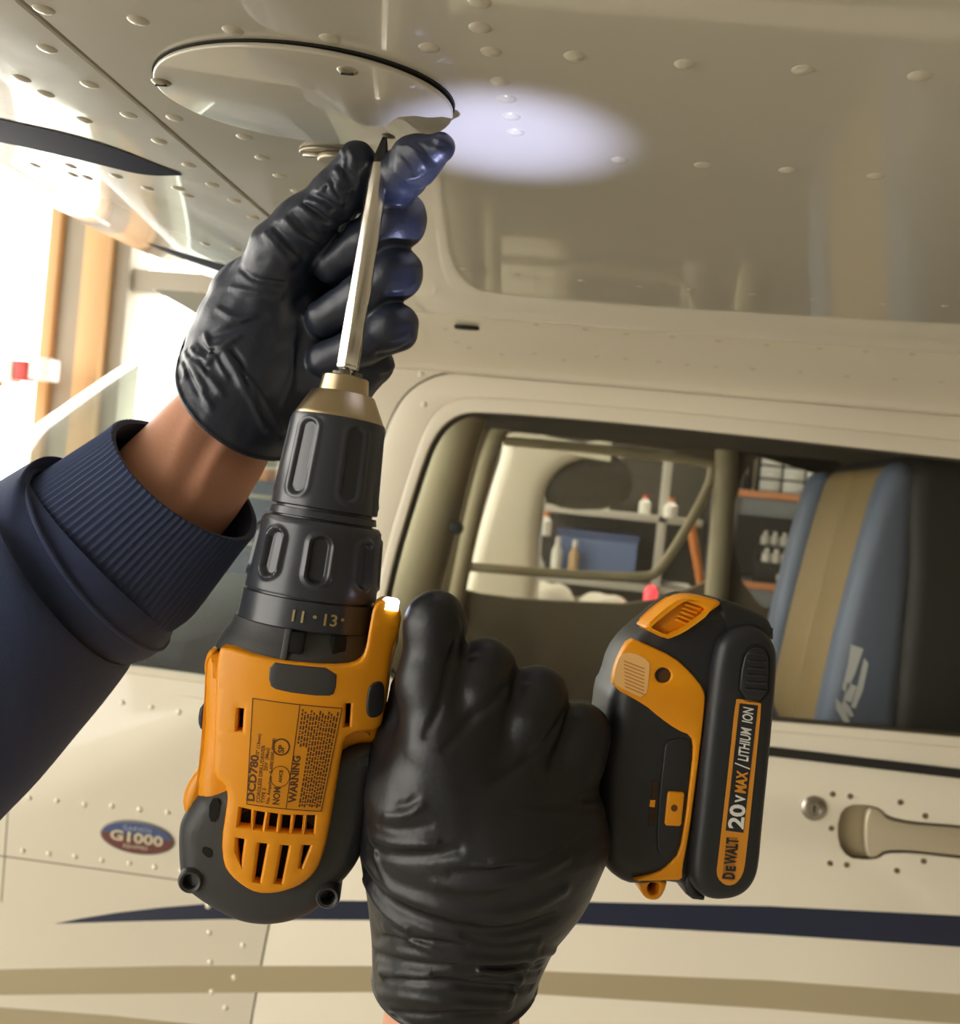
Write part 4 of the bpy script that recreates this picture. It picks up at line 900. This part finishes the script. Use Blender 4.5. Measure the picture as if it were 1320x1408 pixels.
def mdep(px, py, d, k): a, b = o_depth(px, py), t_depth(px, py); return b + (d - a) * (b / a) * k
KD = 1.0
def q4(p): px, py, d, r = p; d = mdep(px, py, d, KD); return at(px, py, d), r * d / F
def ma(px, py, d, k=None): return at(px, py, mdep(px, py, d, KD if k is None else k))
class Body:
    def __init__(s): s.ch = []; s.folds = []; s.cuts = []; s.rims = []
    def chain(s, pts, k_in=.004, k=.004):
        s.ch.append(([q4(p) for p in pts], k_in, k))
    def raw(s, P):
        tot = None
        for pts, ki, k in s.ch:
            d = None
            for (a, ra), (b, rb) in zip(pts[:-1], pts[1:]):
                c = cap(P, a, b, ra, rb); d = c if d is None else smin(d, c, ki)
            tot = d if tot is None else smin(tot, d, k)
        return tot
    def full(s, P):
        d = s.raw(P)
        near = np.abs(d) < .012
        if near.any():
            Q = P[near]; add = np.zeros(len(Q))
            for line, amp, wd in s.folds:
                lo, hi = line.min(0) - 4 * wd, line.max(0) + 4 * wd
                m = ((Q > lo) & (Q < hi)).all(1)
                if not m.any(): continue
                q = Q[m]; best = np.full(len(q), 1e9)
                nseg = len(line) - 1; taper = np.ones(len(q))
                for i in range(nseg):
                    a, b = line[i], line[i + 1]; v = b - a; t = np.clip((q - a) @ v / (v @ v + 1e-12), 0, 1)
                    dd = np.linalg.norm(q - a - t[:, None] * v, axis=1); u = (i + t) / nseg
                    mm = dd < best; best[mm] = dd[mm]; taper[mm] = np.sin(np.pi * np.clip(u[mm], .06, .94)) ** .3
                add[m] += amp * taper * np.exp(-(best / wd) ** 2)
            if hasattr(s, 'wob'): add += s.wob(Q)
            d = d.copy(); d[near] -= add
        for c, rad, wd_ in s.cuts: d = np.maximum(d, np.minimum(np.linalg.norm(P - c, axis=1) - rad, (P - c) @ wd_))
        for c, rad, wd, gr, wdir in s.rims:
            raw = s.raw(P) if len(P) < 400000 else d
            d = smin(d, np.where((P - c) @ wdir > rad * .3, np.sqrt(np.maximum(0, (np.abs(raw - gr * .3)) ** 2 + (np.linalg.norm(P - c, axis=1) - rad + wd) ** 2)) - wd, 1.), .0008)
        return d
    def hit(s, px, py):
        r = ray(px, py); r = r / np.linalg.norm(r); t = .18
        for _ in range(90):
            d = s.raw((O + r * t)[None])[0]
            if d < 2e-4: return O + r * t
            t += max(d * .9, 1e-4)
            if t > .8: return None
        return None
    def fold(s, px, amp, wd):
        pts = [s.hit(*p) for p in chaikin(np.array(px, float), 1, False)]; pts = [p for p in pts if p is not None]
        if len(pts) > 1: s.folds.append((np.array(pts), amp * 1.85, wd * 1.0))
    def box(s):
        A = np.array([[*p, r] for pts, _, _ in s.ch for p, r in pts]); return (A[:, :3] - A[:, 3:]).min(0) - .008, (A[:, :3] + A[:, 3:]).max(0) + .008
    def mesh(s, lo, hi, vox=.0009):
        lo, hi = np.array(lo), np.array(hi); N = np.ceil((hi - lo) / vox).astype(int) // 4 * 4 + 5
        cn = (N - 1) // 4 + 1; cv = vox * 4
        ax = [lo[i] + cv * np.arange(cn[i]) for i in range(3)]
        G = np.stack(np.meshgrid(*ax, indexing='ij'), -1).reshape(-1, 3)
        C = s.full(G).reshape(cn)
        D = np.repeat(np.repeat(np.repeat(C, 4, 0), 4, 1), 4, 2)[:N[0], :N[1], :N[2]].astype(np.float32)
        # fine values only in a narrow band
        nb = np.abs(C) < cv * 1.9
        M = np.repeat(np.repeat(np.repeat(nb, 4, 0), 4, 1), 4, 2)
        M = np.roll(np.roll(np.roll(M, -2, 0), -2, 1), -2, 2)[:N[0], :N[1], :N[2]] | M[:N[0], :N[1], :N[2]]
        I = np.argwhere(M); out = np.empty(len(I), np.float32)
        for k in range(0, len(I), 300000): out[k:k + 300000] = s.full(lo + I[k:k + 300000] * vox)
        D[M] = out
        return nets(D, lo, vox)
def nets(D, lo, vox):
    n = D.shape; S = D < 0
    c = np.zeros(tuple(k - 1 for k in n), np.int8)
    for i in (0, 1):
        for j in (0, 1):
            for k in (0, 1): c += S[i:n[0] - 1 + i, j:n[1] - 1 + j, k:n[2] - 1 + k]
    act = (c > 0) & (c < 8); idx = np.full(act.shape, -1, np.int64); I = np.argwhere(act); idx[act] = np.arange(len(I))
    acc = np.zeros((len(I), 3)); cnt = np.zeros(len(I))
    cor = [(i, j, k) for i in (0, 1) for j in (0, 1) for k in (0, 1)]
    val = {q: D[I[:, 0] + q[0], I[:, 1] + q[1], I[:, 2] + q[2]].astype(float) for q in cor}
    for a in cor:
        for ax in range(3):
            if a[ax]: continue
            b = list(a); b[ax] = 1; b = tuple(b); va, vb = val[a], val[b]; m = (va < 0) != (vb < 0)
            t = np.where(m, va / np.where(m, va - vb, 1), 0); p = np.array(a, float)[None].repeat(len(I), 0); p[:, ax] = t
            acc[m] += p[m]; cnt[m] += 1
    V = lo + (I + acc / np.maximum(cnt, 1)[:, None]) * vox
    Fs = []
    for ax in range(3):
        sl0 = [slice(None)] * 3; sl1 = [slice(None)] * 3; sl0[ax] = slice(0, -1); sl1[ax] = slice(1, None)
        a, b = S[tuple(sl0)], S[tuple(sl1)]; E = np.argwhere(a != b); u, v = [(1, 2), (2, 0), (0, 1)][ax]
        ok = (E[:, u] > 0) & (E[:, v] > 0) & (E[:, u] < n[u] - 1) & (E[:, v] < n[v] - 1); E = E[ok]
        def cell(du, dv): q = E.copy(); q[:, u] -= du; q[:, v] -= dv; return idx[q[:, 0], q[:, 1], q[:, 2]]
        f = np.stack([cell(0, 0), cell(1, 0), cell(1, 1), cell(0, 1)], 1)
        fl = a[tuple(E.T)]; f[~fl] = f[~fl][:, ::-1]
        f = f[:, ::-1] if False else f
        Fs.append(f)
    Fs = np.vstack(Fs); Fs = Fs[(Fs >= 0).all(1)]
    me = bpy.data.meshes.new('body'); me.vertices.add(len(V)); me.vertices.foreach_set('co', V.astype(np.float32).ravel())
    me.loops.add(len(Fs) * 4); me.loops.foreach_set('vertex_index', Fs.astype(np.int32).ravel())
    me.polygons.add(len(Fs)); me.polygons.foreach_set('loop_start', np.arange(0, len(Fs) * 4, 4, dtype=np.int32)); me.polygons.foreach_set('loop_total', np.full(len(Fs), 4, np.int32))
    me.update(); me.validate(); me.polygons.foreach_set('use_smooth', np.ones(len(Fs), bool))
    b = bmesh.new(); b.from_mesh(me); bmesh.ops.smooth_vert(b, verts=b.verts[:], factor=.3, use_axis_x=True, use_axis_y=True, use_axis_z=True)
    bmesh.ops.recalc_face_normals(b, faces=b.faces[:]); b.to_mesh(me); b.free()
    return me
def wobble(seed, amp, sc):
    rs = np.random.RandomState(seed); K = rs.normal(size=(14, 3)); K /= np.linalg.norm(K, axis=1)[:, None]; K *= sc * rs.uniform(.6, 1.8, (14, 1)); ph = rs.uniform(0, 6.28, 14)
    return lambda Q: amp * sum(np.sin(Q @ K[i] + ph[i]) for i in range(14)) / 4
KD = .72
person = thing('person', 'mechanic in navy sweatshirt and dark nitrile gloves, both hands on the drill', 'person', tuple(at(300, 1500, .30)))
# ---- left hand: palm towards the camera, three fingers curled, thumb and forefinger pinching the bit
LH = Body()
LH.chain([(338, 405, .492, 46), (338, 470, .474, 60), (330, 545, .455, 70), (305, 590, .442, 72), (240, 660, .425, 66)], .02)
LH.chain([(405, 400, .507, 52), (395, 480, .488, 66), (370, 560, .462, 70)], .015, .016)
LH.chain([(308, 490, .468, 35), (306, 545, .454, 40), (290, 610, .438, 44)], .012, .016)
LH.chain([(418, 545, .468, 50), (470, 520, .474, 40), (512, 500, .474, 30)], .012, .014)
LH.chain([(352, 440, .480, 54), (388, 345, .484, 42), (418, 310, .487, 37), (462, 268, .490, 31), (491, 222, .494, 27)], .006, .012)     # thumb
LH.chain([(430, 350, .540, 34), (505, 295, .522, 32), (553, 240, .490, 32), (572, 221, .478, 32), (606, 203, .473, 20)], .005, .004)      # forefinger
LH.chain([(430, 350, .545, 34), (500, 290, .535, 34), (551, 299, .503, 34), (548, 306, .497, 34), (505, 331, .492, 30), (455, 364, .489, 26)], .004, .0025)
LH.chain([(420, 410, .530, 34), (495, 360, .520, 34), (546, 374, .484, 33), (543, 380, .478, 33), (500, 406, .472, 30), (444, 438, .470, 26)], .004, .0025)
LH.chain([(410, 470, .515, 32), (495, 430, .500, 31), (543, 448, .466, 30), (541, 453, .462, 30), (500, 474, .457, 27), (445, 496, .456, 24)], .004, .0025)
LH.wob = wobble(4, .00022, 420)
for px, amp, wd in [
    ([(365, 322), (385, 345), (400, 365)], .0016, .0018), ([(378, 312), (400, 335), (418, 352)], -.0014, .0016), ([(392, 303), (412, 325), (436, 340)], .0016, .0017), ([(404, 294), (425, 318), (448, 330)], -.0016, .0015),
    ([(414, 285), (436, 305), (455, 312)], .0018, .0017), ([(422, 276), (442, 282), (456, 300), (462, 310)], .0016, .0014), ([(430, 268), (448, 275), (466, 290), (474, 298)], -.0015, .0014), ([(440, 262), (452, 250), (455, 262), (470, 280)], .0017, .0014),
    ([(462, 235), (470, 248), (462, 262), (480, 262)], .0016, .0014), ([(468, 226), (478, 240), (482, 252)], -.0012, .0015), ([(480, 205), (486, 216), (484, 232)], .0008, .0016),
    ([(330, 368), (350, 385), (390, 390)], -.0012, .0013), ([(318, 395), (345, 402), (385, 408)], .0008, .0016), ([(300, 425), (325, 440), (350, 436)], .0010, .0016), ([(292, 462), (320, 452), (365, 436)], -.0013, .0016),
    ([(284, 500), (300, 485), (318, 470)], .0018, .0015), ([(262, 480), (275, 492), (286, 498)], .0014, .0014), ([(272, 470), (282, 480), (300, 488)], -.0014, .0014), ([(282, 460), (288, 480), (290, 492)], .0015, .0012),
    ([(308, 482), (328, 515), (338, 538)], .0018, .0020), ([(318, 478), (334, 500), (340, 525)], -.0010, .0014), ([(336, 530), (348, 555), (358, 575), (364, 590)], .0014, .0014), ([(345, 525), (360, 545), (376, 572), (390, 592)], .0012, .0012),
    ([(254, 485), (262, 500), (272, 520), (280, 535)], .0014, .0016), ([(264, 495), (285, 515), (300, 535), (306, 542)], .0013, .0016), ([(250, 500), (256, 515), (252, 522)], .0012, .0012), ([(275, 540), (285, 552), (290, 562)], .0012, .0016),
    ([(405, 480), (402, 520), (390, 555)], .0009, .0018), ([(420, 420), (415, 470), (400, 520)], -.0008, .0025), ([(410, 415), (425, 400), (435, 395)], -.0016, .0025),
    ([(372, 318), (392, 340), (410, 358)], .0009, .0010), ([(398, 298), (418, 322), (442, 334)], -.0009, .0009), ([(418, 280), (440, 294), (458, 306)], -.0009, .0009), ([(436, 264), (448, 268), (458, 284)], .0010, .0009), ([(446, 256), (456, 258), (464, 268), (474, 284)], -.0010, .0009), ([(458, 243), (464, 254), (470, 272)], .0010, .0009), ([(474, 222), (470, 238), (474, 250)], .0010, .0010), ([(488, 232), (494, 246), (490, 262)], .0008, .0010),
    ([(470, 205), (474, 214), (472, 226)], .0008, .0009), ([(426, 300), (440, 318), (446, 330)], .0009, .0009), ([(258, 510), (266, 530), (278, 548)], -.0010, .0010), ([(268, 482), (280, 500), (288, 520)], -.0010, .0010), ([(296, 490), (302, 505), (312, 520)], .0010, .0009), ([(288, 478), (310, 474), (330, 462)], .0010, .0009), ([(324, 492), (342, 520), (352, 545)], .0010, .0010), ([(352, 560), (370, 585), (385, 602)], -.0010, .0010),
    ([(552, 212), (566, 226), (570, 240)], -.0009, .0010), ([(572, 196), (590, 214), (596, 222)], -.0009, .0010), ([(548, 200), (566, 202), (584, 212)], .0009, .0010), ([(556, 246), (574, 244), (596, 230)], .0008, .0010),
    ([(540, 400), (556, 398), (570, 390)], .0006, .0012), ([(535, 470), (548, 466), (560, 460)], .0008, .0012), ([(520, 488), (540, 486), (562, 474)], -.0014, .0012), ([(512, 505), (530, 512), (545, 500)], .0012, .0014),
    ([(560, 195), (575, 215), (585, 228)], .0008, .0012), ([(545, 235), (555, 245), (562, 252)], .0008, .0014), ([(590, 192), (602, 200), (612, 200)], -.0008, .0012)]:
    LH.fold(px, amp, wd)
cL = ma(432, 432, .448); eL = ma(302, 602, .416); rL = np.linalg.norm(eL - cL); wL = (eL - cL) / rL
LH.cuts.append((cL, rL, wL)); LH.rims.append((cL, rL, .0009, .001, wL))
gl_l = LH.mesh(*LH.box(), .0009)
gl1 = link('glove', gl_l, M_glove, person, smooth=None); gl1['label'] = 'navy glove with palm showing and fingers curled round the bit holder'
# ---- left wrist and sleeve
arm = [ma(334, 552, .466), ma(304, 592, .451), ma(268, 642, .433), ma(228, 686, .414), ma(150, 790, .385), ma(40, 930, .345)]
ra = [.0150, .0180, .0200, .0230, .027, .029]
AL = Body(); AL.ch.append(([(p, r) for p, r in zip(arm, ra)], .02, .01))
side = (R @ np.array([.80, .55, 0]))
AL.ch.append(([(p + side * o * 1.25, r * .93) for p, r, o in zip(arm[:5], ra, [.005, .0075, .009, .010, .010])], .02, .02)); AL.ch.append(([(p - side * o * 1.25, r * .93) for p, r, o in zip(arm[:5], ra, [.005, .0075, .009, .010, .010])], .02, .02))
for px, amp, wd in [([(275, 560), (250, 610), (225, 660)], .0008, .004), ([(318, 600), (290, 640), (262, 700)], .0010, .004), ([(300, 590), (270, 640), (240, 690)], -.0010, .004)]: AL.fold(px, amp, wd)
me = AL.mesh(*AL.box(), .0018)
am1 = link('forearm', me, M_skin, person, smooth=None)
def ring_frame(c, t, ref):
    t = t / np.linalg.norm(t); u = ref - t * (ref @ t); u /= np.linalg.norm(u); return u, np.cross(t, u)
def sleeve_loft(secs, n=160, rib=0., nrib=0, wav=None, T=None, lean2=None):
    """secs: list of (centre, half width across view, half depth, lean of the ring)"""
    C = np.array([s_[0] for s_ in secs]); P = []
    if T is None: T = np.gradient(C, axis=0)
    for i, (c, a, b, *e) in enumerate(secs):
        u, v = ring_frame(c, T[i], R @ np.array([.72, -.69, 0])); row = []
        lean = e[0] if e else 0.
        tt = T[i] / np.linalg.norm(T[i])
        for t in np.linspace(0, 2 * math.pi, n, endpoint=False):
            k = 1 + (rib * math.cos(nrib * t) if rib else 0) + (wav(i, t) if wav else 0)
            row.append(c + u * a * k * math.cos(t) + v * b * k * math.sin(t) + tt * (lean * math.cos(t) + (lean2(i) * math.sin(t) if lean2 else 0)))
        P.append(row)
    return np.array(P)
def resec(secs, n):
    A = np.array([np.r_[s_[0], s_[1], s_[2], s_[3] if len(s_) > 3 else 0] for s_ in secs]); u = np.linspace(0, 1, len(A)); out = []
    # smooth (Catmull-Rom) resampling
    for x in np.linspace(0, len(A) - 1, n):
        i = min(int(x), len(A) - 2); f = x - i; p0, p1, p2, p3 = A[max(0, i - 1)], A[i], A[i + 1], A[min(len(A) - 1, i + 2)]
        q = .5 * ((2 * p1) + (-p0 + p2) * f + (2 * p0 - 5 * p1 + 4 * p2 - p3) * f * f + (-p0 + 3 * p1 - 3 * p2 + p3) * f ** 3); out.append((q[:3], q[3], q[4], q[5]))
    return out
cf = [(ma(258, 658, .412), 118, .034, .0), (ma(238, 678, .407), 121, .035, .0), (ma(200, 714, .398), 130, .037, .0), (ma(160, 752, .388), 138, .039, 0), (ma(135, 778, .382), 132, .037, 0)]
cf = [(c, a * ((c - O) @ R[:, 2] * -1) / F, b * 1.25, e) for c, a, b, e in cf]
rs = resec(cf, 26)
inner = [(c, a * .93, b * .93, e) for c, a, b, e in rs[:8]][::-1]
lip = [(rs[0][0] + (rs[0][0] - rs[1][0]) * .5, rs[0][1] * .985, rs[0][2] * .985, rs[0][3])]
n_ = 420
T_ = rs[2][0] - rs[0][0]
wv = lambda i, t: .012 * math.sin(3 * t + 1) + .008 * math.sin(5 * t + .4)
cuff_P = np.vstack([sleeve_loft(inner, n_, 0, 0, wv, [T_] * 8, lambda i: .012), sleeve_loft(lip, n_, .004, 84, wv, [T_], lambda i: .012), sleeve_loft(rs, n_, .010, 84, wv, None, lambda i: .012 + .006 * i / 25)])
sl = [(ma(146, 766, .386), 128, .037), (ma(136, 772, .383), 150, .041), (ma(104, 786, .378), 152, .045), (ma(58, 818, .366), 156, .048), (ma(-14, 892, .345), 162, .050), (ma(-84, 980, .325), 160, .051), (ma(-174, 1090, .30), 155, .052), (ma(-330, 1290, .27), 160, .056), (ma(-520, 1560, .24), 170, .062)]
sl = [(c, a * ((c - O) @ R[:, 2] * -1) / F, b * 1.3, 0) for c, a, b in sl]
rng = np.random.RandomState(5)
def swav(i, t): return .012 * math.sin(2 * t + i * .35) + .014 * math.sin(3 * t - i * .22 + 1) + .008 * math.sin(5 * t + i * .5) + .03 * math.exp(-((i - 7) / 2.2) ** 2) * math.cos(t - 3.4)
slean = lambda i: .019 * max(0, 1 - i / 26)
slP = sleeve_loft(resec(sl, 44), 180, 0, 0, swav, None, slean)
slv = link('sweatshirt_sleeve', grid_mesh(slP, closed_v=True, cap1=True), M_fab, person)
link('ribbed_cuff', grid_mesh(cuff_P, closed_v=True), M_rib, slv)
seam = sleeve_loft([(c, a * 1.01, b * 1.01, 0) for c, a, b, e in resec(sl, 44)[1:6]], 120, 0, 0, None, None, slean)[3]
link('cuff_seam', tube_pts(np.vstack([seam, seam[:1]]), .0013, 8), M_fab, slv)
# ---- right hand: back towards the camera, gripping the handle
KD = 1.0
RH = Body()
RH.chain([(622, 1035, .306, 56), (600, 1100, .302, 84), (610, 1190, .299, 92), (628, 1260, .296, 84)], .02)
RH.chain([(692, 1095, .306, 62), (690, 1140, .301, 100), (680, 1210, .297, 92), (645, 1280, .294, 72)], .02, .02)
RH.chain([(758, 1110, .312, 52), (752, 1140, .309, 72), (725, 1200, .304, 62), (682, 1270, .297, 52)], .02, .02)
RH.chain([(566, 950, .330, 30), (558, 1030, .322, 42), (552, 1130, .316, 56), (575, 1210, .308, 62)], .012, .012)
RH.chain([(606, 1020, .305, 52), (592, 940, .318, 42), (597, 862, .330, 36), (600, 846, .333, 34)], .010, .012)          # forefinger along the body
RH.chain([(600, 850, .333, 30), (612, 862, .350, 27), (600, 880, .368, 24)], .006, .003)
RH.chain([(646, 1040, .304, 52), (660, 960, .318, 37), (668, 917, .330, 35), (672, 925, .352, 30), (680, 985, .372, 26)], .009, .005)
RH.chain([(698, 1072, .305, 54), (726, 998, .318, 38), (740, 957, .330, 36), (742, 965, .352, 30), (735, 1020, .372, 26)], .009, .005)
RH.chain([(748, 1105, .308, 54), (785, 1045, .322, 41), (798, 1008, .331, 36), (798, 1018, .350, 30), (785, 1060, .366, 26)], .009, .005)
RH.chain([(636, 1240, .297, 102), (624, 1330, .290, 96), (620, 1440, .284, 92)], .02, .02)
RH.wob = wobble(9, .00020, 300)
for px, amp, wd in [
    ([(505, 1165), (540, 1178), (590, 1178), (630, 1168)], -.0016, .0020), ([(510, 1150), (545, 1162), (600, 1160)], .0010, .0018), ([(520, 1135), (555, 1143), (590, 1135)], -.0010, .0016), ([(530, 1122), (560, 1122), (580, 1108)], .0010, .0016), ([(548, 1108), (562, 1106), (572, 1098)], -.0008, .0014),
    ([(500, 1195), (530, 1240), (580, 1265), (640, 1282), (700, 1285), (760, 1262)], -.0030, .0024), ([(500, 1180), (530, 1222), (590, 1245), (650, 1258), (720, 1255), (775, 1225)], .0016, .0030),
    ([(515, 1300), (560, 1312), (620, 1318), (690, 1322), (760, 1308)], .0022, .0022), ([(515, 1312), (560, 1324), (640, 1330), (740, 1328)], -.0024, .0016), ([(530, 1275), (580, 1300), (630, 1320), (670, 1318)], .0016, .0016), ([(500, 1342), (540, 1346), (600, 1350), (680, 1360), (748, 1358)], -.0026, .0016), ([(502, 1334), (530, 1338), (590, 1342)], .0024, .0018),
    ([(640, 1290), (690, 1300), (740, 1290)], -.0014, .0015), ([(600, 1215), (650, 1222), (720, 1212), (780, 1180)], .0010, .0022), ([(620, 1200), (690, 1200), (760, 1165)], -.0010, .0016), ([(680, 1185), (740, 1178), (790, 1150)], .0008, .0016),
    ([(630, 855), (632, 870), (630, 886)], .0012, .0010), ([(628, 885), (620, 910), (612, 945)], -.0016, .0018), ([(696, 945), (680, 965), (650, 985)], -.0012, .0018), ([(774, 985), (755, 1020), (720, 1050)], -.0014, .0020), ([(800, 1100), (825, 1095), (832, 1080)], -.0012, .0014),
    ([(640, 905), (655, 902), (672, 904)], -.0005, .0010), ([(712, 945), (728, 940), (748, 944)], -.0005, .0010), ([(612, 945), (600, 985), (585, 1010)], -.0010, .0018), ([(650, 985), (630, 1010), (612, 1030)], -.0009, .0018), ([(720, 1050), (700, 1066), (676, 1076)], -.0009, .0020), ([(700, 1110), (750, 1118), (820, 1112)], -.0007, .0012), ([(655, 1190), (720, 1190), (775, 1165)], .0008, .0012), ([(500, 1210), (520, 1250), (560, 1278)], .0016, .0014), ([(520, 1288), (580, 1292), (640, 1302)], -.0012, .0012), ([(660, 1335), (700, 1338), (745, 1320)], .0018, .0014), ([(650, 1348), (700, 1346), (742, 1336)], -.0016, .0012), ([(540, 1392), (600, 1396), (680, 1392)], -.0012, .0012),
    ([(505, 1140), (520, 1190), (540, 1225)], .0012, .0014), ([(700, 1380), (720, 1340), (740, 1300)], .0010, .0020), ([(520, 1365), (560, 1372), (620, 1380), (700, 1385)], .0014, .0018)]:
    RH.fold(px, amp, wd)
KD = 1.0; cR = ma(640, 1040, .31); rR = np.linalg.norm(ma(560, 1398, .268) - cR)
wR = (ma(625, 1400, .29) - cR) / np.linalg.norm(ma(625, 1400, .29) - cR); RH.cuts.append((cR, rR, wR)); RH.rims.append((cR, rR, .0010, .001, wR))
gl_r = RH.mesh(*RH.box(), .0010)
gl2 = link('glove', gl_r, M_glove2, person, smooth=None); gl2['label'] = 'black glove with its back showing, gripping the drill handle'
AR = Body(); AR.ch.append(([(ma(626, 1330, .292), .0275), (ma(620, 1420, .286), .0295), (ma(600, 1560, .275), .036), (ma(560, 1750, .26), .044), (ma(500, 2100, .24), .050)], .02, .02))
am2 = link('forearm', AR.mesh(*AR.box(), .0024), M_skin, person, smooth=None)
